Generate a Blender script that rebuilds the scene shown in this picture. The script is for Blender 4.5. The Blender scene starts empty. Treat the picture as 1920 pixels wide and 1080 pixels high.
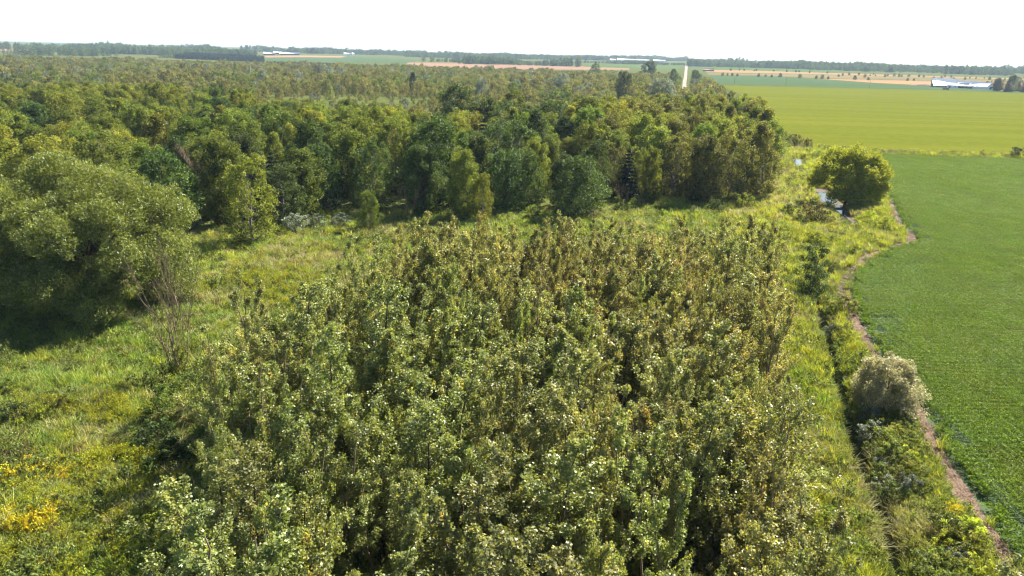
import bpy, bmesh, math, random
import numpy as np
from mathutils import Vector, Matrix

# ------------------------------------------------------------------ camera, sky, sun, exposure
SC = bpy.context.scene
COL = SC.collection
CAM_H, FPX, PITCH, ROLL = 30.0, 1356.0, math.radians(17.9), math.radians(1.5)
cam = bpy.data.cameras.new('camera')
cam.sensor_width = 36.0
cam.lens = 36.0 * FPX / 1920.0
cam.clip_start, cam.clip_end = 0.5, 40000.0
cam_o = bpy.data.objects.new('camera', cam)
COL.objects.link(cam_o)
CAM_M = Matrix.Rotation(math.pi / 2 - PITCH, 3, 'X') @ Matrix.Rotation(ROLL, 3, 'Z')
cam_o.matrix_world = Matrix.Translation((0, 0, CAM_H)) @ CAM_M.to_4x4()
SC.camera = cam_o

SUN_AZ, SUN_EL = math.radians(44), math.radians(45)
world = bpy.data.worlds.new('World')
SC.world = world
world.use_nodes = True
wn = world.node_tree
wn.nodes.clear()
sky = wn.nodes.new('ShaderNodeTexSky')
sky.sky_type = 'NISHITA'
sky.sun_disc = False
sky.sun_elevation = SUN_EL
sky.sun_rotation = SUN_AZ
sky.altitude = 300
sky.air_density = 1.0
sky.dust_density = 0.6
sky.ozone_density = 1.0
bg = wn.nodes.new('ShaderNodeBackground')
bg.inputs['Strength'].default_value = 0.054
wo = wn.nodes.new('ShaderNodeOutputWorld')
wn.links.new(sky.outputs[0], bg.inputs[0])
wn.links.new(bg.outputs[0], wo.inputs[0])

sl = bpy.data.lights.new('sun', 'SUN')
sl.energy = 5.0
sl.angle = math.radians(0.53)
sl.color = (1.0, 0.93, 0.80)
sun_o = bpy.data.objects.new('sun', sl)
COL.objects.link(sun_o)
sun_dir = Vector((math.sin(SUN_AZ) * math.cos(SUN_EL), math.cos(SUN_AZ) * math.cos(SUN_EL), math.sin(SUN_EL)))
sun_o.rotation_euler = sun_dir.to_track_quat('Z', 'Y').to_euler()
sun_o.location = (60, 40, 80)

SC.view_settings.view_transform = 'Standard'
SC.view_settings.look = 'None'
SC.view_settings.exposure = 1.92
SC.view_settings.gamma = 1.0
SC.view_settings.use_curve_mapping = False
SC.render.engine = 'CYCLES'
SC.cycles.max_bounces = 3
SC.cycles.diffuse_bounces = 1
SC.cycles.glossy_bounces = 1
SC.cycles.transmission_bounces = 2
SC.cycles.volume_bounces = 0
SC.cycles.transparent_max_bounces = 4
SC.cycles.caustics_reflective = False
SC.cycles.caustics_refractive = False
SC.cycles.use_denoising = True
SC.cycles.denoiser = 'OPENIMAGEDENOISE'
SC.cycles.filter_width = 1.15
SC.cycles.use_light_tree = False
SC.cycles.use_adaptive_sampling = True
SC.cycles.adaptive_threshold = 0.012
SC.cycles.sample_clamp_indirect = 4.0

PI = math.pi
R0 = np.random.default_rng(11)


ORD = 'first second third fourth fifth sixth seventh eighth ninth tenth eleventh twelfth thirteenth fourteenth fifteenth sixteenth seventeenth eighteenth nineteenth twentieth'.split()
ORD = ORD + ['twenty-' + w for w in ORD[:9]] + ['thirtieth'] + ['thirty-' + w for w in ORD[:9]] + ['fortieth'] + ['forty-' + w for w in ORD[:9]] + ['fiftieth'] + ['fifty-' + w for w in ORD[:9]] + ['sixtieth'] + ['sixty-' + w for w in ORD[:9]] + ['seventieth'] + ['seventy-' + w for w in ORD[:9]] + ['eightieth'] + ['eighty-' + w for w in ORD[:9]] + ['ninetieth'] + ['ninety-' + w for w in ORD[:9]]

# ------------------------------------------------------------------ terrain
def smooth(a, b, v):
    t = np.clip((np.asarray(v, float) - a) / (b - a), 0, 1)
    return t * t * (3 - 2 * t)


_NG = np.random.default_rng(5).random((256, 256))


def vnoise(x, y, s, k=0):
    x = np.asarray(x, float) / s + 37.3 * k + 1000
    y = np.asarray(y, float) / s + 91.7 * k + 1000
    xi, yi = np.floor(x).astype(int), np.floor(y).astype(int)
    fx, fy = x - xi, y - yi
    fx, fy = fx * fx * (3 - 2 * fx), fy * fy * (3 - 2 * fy)
    g = lambda i, j: _NG[i & 255, j & 255]
    return (g(xi, yi) * (1 - fx) + g(xi + 1, yi) * fx) * (1 - fy) + (g(xi, yi + 1) * (1 - fx) + g(xi + 1, yi + 1) * fx) * fy


def pdist(x, y, line):
    """distance from points to a polyline"""
    x, y = np.asarray(x, float), np.asarray(y, float)
    best = np.full(x.shape, 1e9)
    for (ax, ay), (bx, by) in zip(line[:-1], line[1:]):
        dx, dy = bx - ax, by - ay
        t = np.clip(((x - ax) * dx + (y - ay) * dy) / (dx * dx + dy * dy), 0, 1)
        best = np.minimum(best, np.hypot(x - ax - t * dx, y - ay - t * dy))
    return best


def inside(x, y, poly):
    x, y = np.asarray(x, float), np.asarray(y, float)
    r = np.zeros(x.shape, bool)
    n = len(poly)
    for i in range(n):
        (ax, ay), (bx, by) = poly[i], poly[(i + 1) % n]
        c = ((ay > y) != (by > y))
        with np.errstate(divide='ignore', invalid='ignore'):
            xi = (bx - ax) * (y - ay) / ((by - ay) if by != ay else 1e-9) + ax
        r ^= c & (x < xi)
    return r


# plan of the place, in metres (x right, y away, camera 30 m above the origin)
SOY_EDGE = [(124.5, 250), (108, 216), (95.6, 189.9), (86.7, 164.8), (80, 149), (75.6, 138.2), (74.2, 130.5), (72.0, 125.5), (67.3, 121.7), (59.1, 114.0), (51.7, 104.6), (47.2, 97),
            (44.8, 91), (42.2, 82.4), (40.6, 76), (39.6, 70.6), (37.9, 60.7), (35.4, 52.1), (33.9, 45.4), (32.8, 40.5), (31.6, 36), (29, 22)]
SOY = SOY_EDGE + [(60, 10), (330, 245)]
CREEK = [(112.4, 322.5), (101, 275), (92.5, 239.8), (85.9, 219.6), (80, 196), (76.2, 179.2), (72.4, 164), (69.5, 150.8), (66.2, 139)]
DITCH = [(57, 118), (47, 104), (40.6, 91.7), (34.1, 70.2), (29.9, 56.3), (28.1, 50.2), (26.6, 44.5), (24.5, 37.7), (22, 26)]
FIELD2 = [(246, 915), (300, 930), (560, 960), (900, 1000), (700, 830), (250, 258), (177.9, 255.5), (128.2, 257.2), (110, 262.7), (112, 290), (119, 338), (165, 500), (222, 770)]
GROVE = [(16.0, 32), (17.6, 40), (20.8, 51), (24.6, 62), (28.6, 76), (31, 86), (31.5, 90), (20, 90), (2, 86), (-9, 81), (-16.5, 67), (-22.8, 60), (-21.6, 50.2), (-18.9, 41), (-15.8, 33), (-11.8, 21), (12.5, 21)]
FOREST = [(-420, 95), (-77, 112), (-58.8, 118), (-52, 119), (-41.6, 116), (-38.7, 128), (-27.3, 134), (-16.5, 135), (-6.3, 134), (3.7, 133), (14.6, 144), (26.4, 151), (39.3, 158), (53, 164),
          (64, 184), (74, 214), (84, 246.3), (104, 321.2), (150, 509), (205, 770), (275, 1150), (200, 1180), (-200, 1230), (-1100, 1150)]
ALLW = CREEK + DITCH


def terrain(x, y):
    x, y = np.asarray(x, float), np.asarray(y, float)
    r = np.hypot(x, y)
    z = 13 * smooth(1300, 3400, r) + 13 * smooth(3400, 8000, r) + smooth(2200, 4500, r) * (vnoise(x, y, 900, 3) - 0.4) * 16
    m = smooth(0.6, 5, pdist(x, y, SOY_EDGE)) * (~inside(x, y, SOY)) * (~inside(x, y, FIELD2)) * (1 - smooth(250, 420, r)) * smooth(.3, 6, pdist(x, y, FIELD2 + FIELD2[:1]))
    z = z + m * ((vnoise(x, y, 9, 1) - .5) * .7 + (vnoise(x, y, 2.6, 2) - .5) * .45)
    dc, dd = pdist(x, y, CREEK), pdist(x, y, DITCH)
    z = z * (1 - np.exp(-(dc / 4) ** 2)) - .55 * np.exp(-(dc / 3.0) ** 4) - 1.2 * np.exp(-(dd / 1.15) ** 2)
    return z


def tz(x, y):
    return float(terrain(np.array([x]), np.array([y]))[0])


def ground_at(px, py):
    """the place on the terrain that was surveyed at a photograph position (full size photograph)"""
    d = CAM_M @ Vector(((px - 960) / FPX, -(py - 540) / FPX, -1))
    t = np.geomspace(20, 9000, 1600)
    h = CAM_H + d.z * t - terrain(d.x * t, d.y * t)
    k = int(np.argmax(h < 0)) if (h < 0).any() else len(t) - 1
    if k == 0:
        k = 1
    f = h[k - 1] / (h[k - 1] - h[k]) if (h < 0).any() else 1.0
    q = t[k - 1] + (t[k] - t[k - 1]) * f
    return d.x * q, d.y * q


# ------------------------------------------------------------------ materials
def new_mat(name):
    m = bpy.data.materials.new(name)
    m.use_nodes = True
    nt = m.node_tree
    nt.nodes.clear()
    out = nt.nodes.new('ShaderNodeOutputMaterial')
    return m, nt, out


def ramp(nt, stops, interp='LINEAR'):
    r = nt.nodes.new('ShaderNodeValToRGB')
    r.color_ramp.interpolation = interp
    e = r.color_ramp.elements
    while len(e) < len(stops):
        e.new(0.5)
    for i, (p, c) in enumerate(stops):
        e[i].position = p
        e[i].color = (*c, 1)
    return r


def leaf_mat(name, stops, trans=.4, rough=.42, spec=.5, var=.3, hue=.018, tcol=(1.5, 1.35, .55), lift=1.02, under=None):
    m, nt, out = new_mat(name)
    L = nt.links.new
    at = nt.nodes.new('ShaderNodeAttribute'); at.attribute_name = 'tint'
    rp = ramp(nt, [(p, tuple(min(.8, c * lift) for c in col)) for p, col in stops])
    L(at.outputs['Fac'], rp.inputs[0])
    oi = nt.nodes.new('ShaderNodeObjectInfo')
    hs = nt.nodes.new('ShaderNodeHueSaturation')
    mv = nt.nodes.new('ShaderNodeMapRange')
    mv.inputs[3].default_value, mv.inputs[4].default_value = 1 - var, 1 + var
    L(oi.outputs['Random'], mv.inputs[0]); L(mv.outputs[0], hs.inputs['Value'])
    ml = nt.nodes.new('ShaderNodeMath'); ml.operation = 'MULTIPLY'; ml.inputs[1].default_value = 7.31
    fr = nt.nodes.new('ShaderNodeMath'); fr.operation = 'FRACT'
    mh = nt.nodes.new('ShaderNodeMapRange')
    mh.inputs[3].default_value, mh.inputs[4].default_value = .5 - hue, .5 + hue
    L(oi.outputs['Random'], ml.inputs[0]); L(ml.outputs[0], fr.inputs[0]); L(fr.outputs[0], mh.inputs[0]); L(mh.outputs[0], hs.inputs['Hue'])
    if under:
        ge = nt.nodes.new('ShaderNodeNewGeometry')
        mu = nt.nodes.new('ShaderNodeMix'); mu.data_type = 'RGBA'
        mf = nt.nodes.new('ShaderNodeMath'); mf.operation = 'MULTIPLY'; mf.inputs[1].default_value = .40
        mu.inputs[7].default_value = (*under, 1)
        L(ge.outputs['Backfacing'], mf.inputs[0]); L(mf.outputs[0], mu.inputs[0]); L(rp.outputs[0], mu.inputs[6]); L(mu.outputs[2], hs.inputs['Color'])
    else:
        L(rp.outputs[0], hs.inputs['Color'])
    pb = nt.nodes.new('ShaderNodeBsdfPrincipled')
    pb.inputs['Roughness'].default_value = rough
    pb.inputs['Specular IOR Level'].default_value = spec
    L(hs.outputs[0], pb.inputs['Base Color'])
    tr = nt.nodes.new('ShaderNodeBsdfTranslucent')
    mx = nt.nodes.new('ShaderNodeMix'); mx.data_type = 'RGBA'; mx.blend_type = 'MULTIPLY'; mx.inputs[0].default_value = 1
    mx.inputs[7].default_value = (*tcol, 1)
    L(hs.outputs[0], mx.inputs[6]); L(mx.outputs[2], tr.inputs['Color'])
    ms = nt.nodes.new('ShaderNodeMixShader'); ms.inputs[0].default_value = trans
    L(pb.outputs[0], ms.inputs[1]); L(tr.outputs[0], ms.inputs[2]); L(ms.outputs[0], out.inputs['Surface'])
    return m


def noise_mat(name, stops, scale=1.0, detail=6, rough=.9, bump=0.0, bscale=None, scale2=None, stops2=None, fac2=.5, stretch=None, spec=.2, bdist=.1, rotz=0):
    m, nt, out = new_mat(name)
    L = nt.links.new
    tc = nt.nodes.new('ShaderNodeTexCoord')
    mp = nt.nodes.new('ShaderNodeMapping')
    if stretch:
        mp.inputs['Scale'].default_value = stretch
    mp.inputs['Rotation'].default_value = (0, 0, rotz)
    L(tc.outputs['Object'], mp.inputs[0])
    n = nt.nodes.new('ShaderNodeTexNoise'); n.inputs['Scale'].default_value = scale; n.inputs['Detail'].default_value = detail; n.inputs['Roughness'].default_value = .65
    L(mp.outputs[0], n.inputs['Vector'])
    rp = ramp(nt, stops); L(n.outputs['Fac'], rp.inputs[0])
    col = rp.outputs[0]
    if scale2:
        n2 = nt.nodes.new('ShaderNodeTexNoise'); n2.inputs['Scale'].default_value = scale2; n2.inputs['Detail'].default_value = 5; n2.inputs['Roughness'].default_value = .7
        L(tc.outputs['Object'], n2.inputs['Vector'])
        rp2 = ramp(nt, stops2); L(n2.outputs['Fac'], rp2.inputs[0])
        mx = nt.nodes.new('ShaderNodeMix'); mx.data_type = 'RGBA'; mx.inputs[0].default_value = fac2
        L(col, mx.inputs[6]); L(rp2.outputs[0], mx.inputs[7]); col = mx.outputs[2]
    pb = nt.nodes.new('ShaderNodeBsdfPrincipled')
    pb.inputs['Roughness'].default_value = rough
    pb.inputs['Specular IOR Level'].default_value = spec
    L(col, pb.inputs['Base Color'])
    if bump:
        b = nt.nodes.new('ShaderNodeBump'); b.inputs['Strength'].default_value = bump; b.inputs['Distance'].default_value = bdist
        nb = nt.nodes.new('ShaderNodeTexNoise'); nb.inputs['Scale'].default_value = bscale or scale * 4; nb.inputs['Detail'].default_value = 4
        L(tc.outputs['Object'], nb.inputs['Vector']); L(nb.outputs['Fac'], b.inputs['Height']); L(b.outputs[0], pb.inputs['Normal'])
    L(pb.outputs[0], out.inputs['Surface'])
    return m


M = {}
# foliage: stops over the per-leaf tint (dark, mid, pale, turned leaves)
M['aspen'] = leaf_mat('aspen_leaves', [(0, (.036, .046, .009)), (.45, (.100, .118, .024)), (.80, (.200, .205, .060)), (.93, (.28, .265, .10)), (.975, (.40, .29, .04)), (1, (.40, .21, .03))], trans=.40, rough=.48, spec=.5, var=.2, hue=.012, under=(.28, .295, .16), lift=1.75)
M['aspen_green'] = leaf_mat('aspen_leaves_green', [(0, (.036, .050, .008)), (.5, (.098, .128, .022)), (.90, (.21, .225, .065)), (.98, (.38, .30, .04)), (1, (.38, .22, .03))], trans=.40, rough=.48, spec=.55, var=.2, hue=.012, under=(.28, .30, .15), lift=1.75)
M['aspen_brown'] = leaf_mat('aspen_leaves_brown', [(0, (.042, .047, .009)), (.45, (.114, .118, .026)), (.82, (.215, .205, .065)), (.955, (.33, .26, .06)), (1, (.36, .20, .04))], trans=.40, rough=.48, spec=.5, var=.2, hue=.012, under=(.29, .28, .16), lift=1.75)
M['olive'] = leaf_mat('olive_leaves', [(0, (.045, .058, .008)), (.5, (.112, .136, .020)), (1, (.21, .225, .045))], trans=.42, rough=.6, spec=.22, lift=1.45)
M['green'] = leaf_mat('green_leaves', [(0, (.034, .052, .008)), (.5, (.085, .120, .018)), (1, (.16, .19, .04))], trans=.42, rough=.6, spec=.22, lift=1.40)
M['dark'] = leaf_mat('dark_green_leaves', [(0, (.020, .036, .010)), (.5, (.048, .080, .018)), (1, (.10, .135, .035))], trans=.35, rough=.6, spec=.22, lift=1.25)
M['brown'] = leaf_mat('bronze_leaves', [(0, (.046, .053, .012)), (.5, (.106, .118, .028)), (1, (.205, .205, .070))], trans=.4, rough=.6, spec=.22, hue=.006, lift=1.30)
M['yellow'] = leaf_mat('yellow_green_leaves', [(0, (.085, .115, .012)), (.5, (.20, .245, .028)), (1, (.34, .36, .06))], trans=.48, rough=.6, spec=.22, lift=1.50)
M['silver'] = leaf_mat('silver_leaves', [(0, (.07, .09, .05)), (.5, (.16, .19, .115)), (1, (.31, .34, .24))], trans=.3, tcol=(1.1, 1.1, .8), rough=.6, spec=.25, under=(.33, .36, .29), lift=0.92)
M['willow'] = leaf_mat('willow_leaves', [(0, (.036, .050, .011)), (.5, (.088, .116, .022)), (1, (.19, .22, .058))], trans=.38, rough=.5, spec=.35, var=.05, hue=.005, under=(.16, .20, .065), lift=1.50)
M['greywillow'] = leaf_mat('grey_willow_leaves', [(0, (.10, .105, .055)), (.5, (.21, .215, .125)), (1, (.36, .36, .24))], trans=.5, tcol=(1.15, 1.05, .7), under=(.36, .34, .25), lift=2.00)
M['conifer'] = leaf_mat('conifer_needles', [(0, (.012, .028, .012)), (.5, (.028, .054, .022)), (1, (.06, .095, .04))], trans=.12, rough=.6, spec=.2)
M['scrub'] = leaf_mat('scrub_leaves', [(0, (.075, .078, .026)), (.5, (.150, .156, .052)), (1, (.26, .255, .105))], trans=.4, var=.32, hue=.012, rough=.7, spec=.15, lift=1.10)
M['farwood'] = leaf_mat('far_wood_leaves', [(0, (.030, .052, .016)), (.5, (.062, .098, .032)), (1, (.115, .155, .055))], trans=.35, var=.35, hue=.02, rough=.7, spec=.15, lift=1.23)
M['soy'] = leaf_mat('soybean_leaves', [(0, (.040, .070, .006)), (.5, (.088, .146, .011)), (.9, (.15, .212, .026)), (1, (.20, .26, .045))], trans=.42, rough=.5, spec=.12, var=.10, hue=.008, tcol=(1.35, 1.35, .4), lift=1.22)
M['soyripe'] = leaf_mat('ripening_bean_leaves', [(0, (.10, .125, .012)), (.5, (.20, .225, .018)), (1, (.32, .31, .03))], trans=.36, rough=.6, spec=.2, var=.12, hue=.008)
M['corn'] = leaf_mat('corn_leaves', [(0, (.10, .13, .025)), (.5, (.19, .22, .05)), (1, (.33, .33, .11))], trans=.35)
M['grass'] = leaf_mat('grass_blades', [(0, (.055, .095, .014)), (.5, (.115, .175, .026)), (1, (.21, .26, .055))], trans=.42, rough=.55, spec=.3, var=.3, lift=1.50)
M['lime'] = leaf_mat('lime_grass_blades', [(0, (.09, .115, .016)), (.5, (.18, .215, .032)), (1, (.30, .31, .065))], trans=.42, rough=.55, spec=.3, var=.25, lift=1.45)
M['pale'] = leaf_mat('dry_grass_blades', [(0, (.16, .155, .055)), (.5, (.27, .25, .10)), (1, (.42, .38, .18))], trans=.4, rough=.6, spec=.25, var=.25, tcol=(1.2, 1.15, .7), lift=1.20)
M['golden'] = leaf_mat('goldenrod', [(0, (.06, .09, .012)), (.45, (.12, .16, .018)), (.55, (.19, .225, .018)), (1, (.28, .295, .022))], trans=.38, rough=.6, spec=.2, var=.2)
M['amber'] = leaf_mat('amber_goldenrod', [(0, (.07, .10, .012)), (.45, (.15, .17, .018)), (.55, (.40, .34, .014)), (1, (.50, .41, .016))], trans=.34, rough=.6, spec=.2, var=.15)
M['forb'] = leaf_mat('weed_leaves', [(0, (.042, .064, .014)), (.5, (.105, .140, .032)), (1, (.20, .225, .075))], trans=.4, var=.3, rough=.6, spec=.25, lift=1.30)
M['rust'] = leaf_mat('rusty_weeds', [(0, (.10, .065, .030)), (.5, (.19, .115, .065)), (1, (.30, .19, .12))], trans=.25, rough=.8, spec=.1, var=.25, tcol=(1.1, 1, .8))
M['straw'] = leaf_mat('flattened_straw', [(0, (.13, .085, .055)), (.5, (.24, .165, .115)), (1, (.42, .33, .25))], trans=.15, rough=.8, spec=.15, var=.15, tcol=(1.1, 1, .8))
M['bark'] = noise_mat('bark', [(.3, (.055, .042, .030)), (.7, (.13, .105, .080))], scale=6, stretch=(1, 1, .2))
M['palebark'] = noise_mat('pale_bark', [(.3, (.12, .105, .080)), (.7, (.27, .245, .20))], scale=5, stretch=(1, 1, .3))
M['deadbark'] = noise_mat('dead_bark', [(.3, (.15, .105, .07)), (.7, (.30, .22, .15))], scale=5, stretch=(1, 1, .3))
M['ground'] = noise_mat('meadow_soil', [(.32, (0.030, 0.040, 0.011)), (.5, (0.066, 0.083, 0.020)), (.62, (0.106, 0.109, 0.037)), (.75, (0.133, 0.116, 0.053))], scale=.06, detail=10, scale2=.9, stops2=[(.3, (0.034, 0.050, 0.012)), (.55, (0.080, 0.093, 0.027)), (.75, (0.146, 0.133, 0.066))], fac2=.5, bump=.6, bscale=3, bdist=.25, spec=0)
M['soysoil'] = noise_mat('bean_field_soil', [(.3, (.020, .045, .012)), (.7, (.045, .075, .022))], scale=.6)
M['ripe'] = noise_mat('ripening_bean_canopy', [(.34, (0.072, 0.086, 0.010)), (.5, (0.087, 0.100, 0.010)), (.66, (0.109, 0.118, 0.016))], scale=.03, detail=8, stretch=(.12, 1.6, 1), rotz=.10, scale2=.22, stops2=[(.3, (0.056, 0.073, 0.008)), (.7, (0.124, 0.129, 0.017))], fac2=.4, bump=.7, bscale=1.5, bdist=.3, spec=0)
M['bluegreen'] = noise_mat('bluish_crop', [(.3, (0.042, 0.071, 0.031)), (.7, (0.060, 0.092, 0.039))], scale=.02, detail=6, stretch=(.3, 1, 1), rough=.8, spec=0)
M['midgreen'] = noise_mat('green_crop', [(.3, (0.046, 0.081, 0.019)), (.7, (0.074, 0.105, 0.028))], scale=.02, detail=6, stretch=(.3, 1, 1), spec=0)
M['tan'] = noise_mat('stubble', [(.3, (0.180, 0.112, 0.054)), (.7, (0.259, 0.169, 0.090))], scale=.015, detail=8, stretch=(.25, 1, 1), spec=0)
M['pink'] = noise_mat('bare_tilled_soil', [(.3, (0.165, 0.101, 0.068)), (.7, (0.225, 0.143, 0.098))], scale=.012, detail=8, stretch=(.25, 1, 1), spec=0)
M['rough'] = noise_mat('rough_pasture', [(.3, (0.086, 0.090, 0.029)), (.5, (0.130, 0.108, 0.050)), (.7, (0.180, 0.137, 0.079))], scale=.012, detail=9, stretch=(.3, 1, 1), spec=0)
M['gravel'] = noise_mat('gravel', [(.3, (.15, .125, .10)), (.7, (.22, .19, .155))], scale=.8)
M['mud'] = noise_mat('mud', [(.3, (.055, .042, .030)), (.7, (.11, .085, .06))], scale=2, bump=.4)
M['dirt'] = noise_mat('dry_dirt_path', [(.3, (0.066, 0.039, 0.026)), (.55, (0.121, 0.076, 0.053)), (.75, (0.211, 0.148, 0.109))], scale=1.4, detail=8, bump=.5, bscale=6)
M['whiteroof'] = noise_mat('white_metal_roof', [(.3, (.74, .75, .77)), (.7, (.82, .82, .83))], scale=.3, rough=.45, spec=.5)
M['greyroof'] = noise_mat('grey_metal_roof', [(.3, (.36, .38, .42)), (.7, (.44, .46, .50))], scale=.3, rough=.5, spec=.5)
M['whitewall'] = noise_mat('white_siding', [(.3, (.62, .66, .72)), (.7, (.74, .77, .80))], scale=.5)
M['redwall'] = noise_mat('weathered_barn_boards', [(.3, (.085, .055, .055)), (.7, (.15, .10, .095))], scale=.6, stretch=(1, 1, .2))
M['darkwall'] = noise_mat('dark_boards', [(.3, (.05, .045, .045)), (.7, (.09, .08, .08))], scale=.6)
M['brownwall'] = noise_mat('brown_shed_siding', [(.3, (.13, .085, .065)), (.7, (.19, .13, .10))], scale=.3)
M['doordark'] = noise_mat('door_paint', [(.3, (.06, .06, .07)), (.7, (.10, .10, .11))], scale=1)
M['manure'] = noise_mat('manure', [(.3, (.10, .065, .045)), (.7, (.19, .125, .09))], scale=.5, bump=.8)
M['wood'] = noise_mat('weathered_wood', [(.3, (.16, .12, .09)), (.7, (.26, .21, .16))], scale=4)
M['rustred'] = noise_mat('rusty_red_paint', [(.3, (.20, .07, .04)), (.7, (.32, .12, .07))], scale=2)
M['rubber'] = noise_mat('rubber', [(.3, (.02, .02, .02)), (.7, (.04, .04, .04))], scale=3)
_m, _nt, _out = new_mat('creek_water')
_p = _nt.nodes.new('ShaderNodeBsdfPrincipled')
_p.inputs['Base Color'].default_value = (.03, .035, .03, 1)
_p.inputs['Roughness'].default_value = .04
_p.inputs['IOR'].default_value = 1.33
_nz = _nt.nodes.new('ShaderNodeTexNoise'); _nz.inputs['Scale'].default_value = 3
_bp = _nt.nodes.new('ShaderNodeBump'); _bp.inputs['Strength'].default_value = .05
_nt.links.new(_nz.outputs['Fac'], _bp.inputs['Height']); _nt.links.new(_bp.outputs[0], _p.inputs['Normal'])
_nt.links.new(_p.outputs[0], _out.inputs['Surface'])
M['water'] = _m


# ------------------------------------------------------------------ mesh building
class Geo:
    def __init__(s):
        s.v, s.f, s.t, s.n = [], [], [], 0

    def add(s, v, f, t=None):
        s.v.append(np.asarray(v, float).reshape(-1, 3)); s.f.append(np.asarray(f, int).reshape(-1, 4) + s.n)
        k = len(s.v[-1]); s.n += k
        s.t.append(np.full(k, .5) if t is None else np.broadcast_to(t, (k,)))

    def tube(s, pts, rad, sides=5):
        pts, rad = np.asarray(pts, float), np.asarray(rad, float)
        n = len(pts)
        d = np.gradient(pts, axis=0)
        d /= np.linalg.norm(d, axis=1)[:, None] + 1e-9
        ref = np.where(np.abs(d[:, 2:3]) > .9, np.array([[1., 0, 0]]), np.array([[0, 0, 1.]]))
        a = np.cross(d, ref); a /= np.linalg.norm(a, axis=1)[:, None] + 1e-9
        b = np.cross(d, a)
        th = np.arange(sides) * 2 * PI / sides
        v = pts[:, None, :] + rad[:, None, None] * (np.cos(th)[None, :, None] * a[:, None, :] + np.sin(th)[None, :, None] * b[:, None, :])
        i = np.arange(n - 1)[:, None] * sides; j = np.arange(sides)[None, :]; k = (j + 1) % sides
        f = np.stack([i + j, i + k, i + sides + k, i + sides + j], -1)
        s.add(v, f)

    def box(s, c, d):
        c, d = np.array(c, float), np.array(d, float) / 2
        v = [c + d * np.array(q) for q in ((-1, -1, -1), (1, -1, -1), (1, 1, -1), (-1, 1, -1), (-1, -1, 1), (1, -1, 1), (1, 1, 1), (-1, 1, 1))]
        s.add(v, [(3, 2, 1, 0), (4, 5, 6, 7), (0, 1, 5, 4), (1, 2, 6, 5), (2, 3, 7, 6), (3, 0, 4, 7)])

    def mesh(s, name, mat, smooth_=False):
        v = np.concatenate(s.v); f = np.concatenate(s.f)
        me = bpy.data.meshes.new(name)
        me.vertices.add(len(v)); me.vertices.foreach_set('co', v.astype(np.float32).ravel())
        me.loops.add(len(f) * 4); me.loops.foreach_set('vertex_index', f.astype(np.int32).ravel())
        me.polygons.add(len(f)); me.polygons.foreach_set('loop_start', np.arange(len(f), dtype=np.int32) * 4)
        me.update(calc_edges=True)
        a = me.attributes.new('tint', 'FLOAT', 'POINT'); a.data.foreach_set('value', np.concatenate(s.t).astype(np.float32))
        me.materials.append(mat)
        if smooth_:
            me.polygons.foreach_set('use_smooth', np.ones(len(f), bool))
        return me


def leaves(g, rng, cen, rad, n, size, aspect=.75, up=.5, droop=0.0, zs=1.0, shell=.4, tint=None, spread=.22, fold=.18, out=0.0, core=None):
    """n leaf faces round each clump centre"""
    cen = np.asarray(cen, float); N = len(cen)
    if N == 0:
        return
    rad = np.broadcast_to(np.asarray(rad, float), (N,))
    ct = np.broadcast_to(rng.normal(.45, .14, N) if tint is None else tint, (N,))
    k = N * n
    u = rng.normal(size=(k, 3)); u /= np.linalg.norm(u, axis=1)[:, None]
    rr = (shell + (1 - shell) * rng.random(k) ** .6)
    p = np.repeat(cen, n, 0) + u * (rr * np.repeat(rad, n))[:, None] * np.array([1, 1, zs])
    nr = rng.normal(size=(k, 3)); nr /= np.linalg.norm(nr, axis=1)[:, None]
    nr[:, 2] += up
    if out:
        nr += u * out
    nr /= np.linalg.norm(nr, axis=1)[:, None]
    t = np.cross(nr, rng.normal(size=(k, 3))); t /= np.linalg.norm(t, axis=1)[:, None] + 1e-9
    if droop:
        t[:, 2] -= droop; t /= np.linalg.norm(t, axis=1)[:, None]
    b = np.cross(nr, t); b /= np.linalg.norm(b, axis=1)[:, None] + 1e-9
    L = size * rng.uniform(.7, 1.3, k)[:, None]
    W = L * aspect
    v = np.stack([p - t * L / 2, p + b * W / 2 + nr * W * fold, p + t * L / 2, p - b * W / 2 + nr * W * fold], 1)
    f = np.arange(k * 4).reshape(-1, 4)
    tt = np.clip(np.repeat(ct, n) + rng.normal(0, spread, k), 0, 1)
    g.add(v, f, np.repeat(tt, 4))


def curve(a, b, bend, n=5):
    a, b = np.asarray(a, float), np.asarray(b, float)
    t = np.linspace(0, 1, n)[:, None]
    return a * (1 - t) + b * t + np.asarray(bend, float) * (4 * t * (1 - t))


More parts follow.
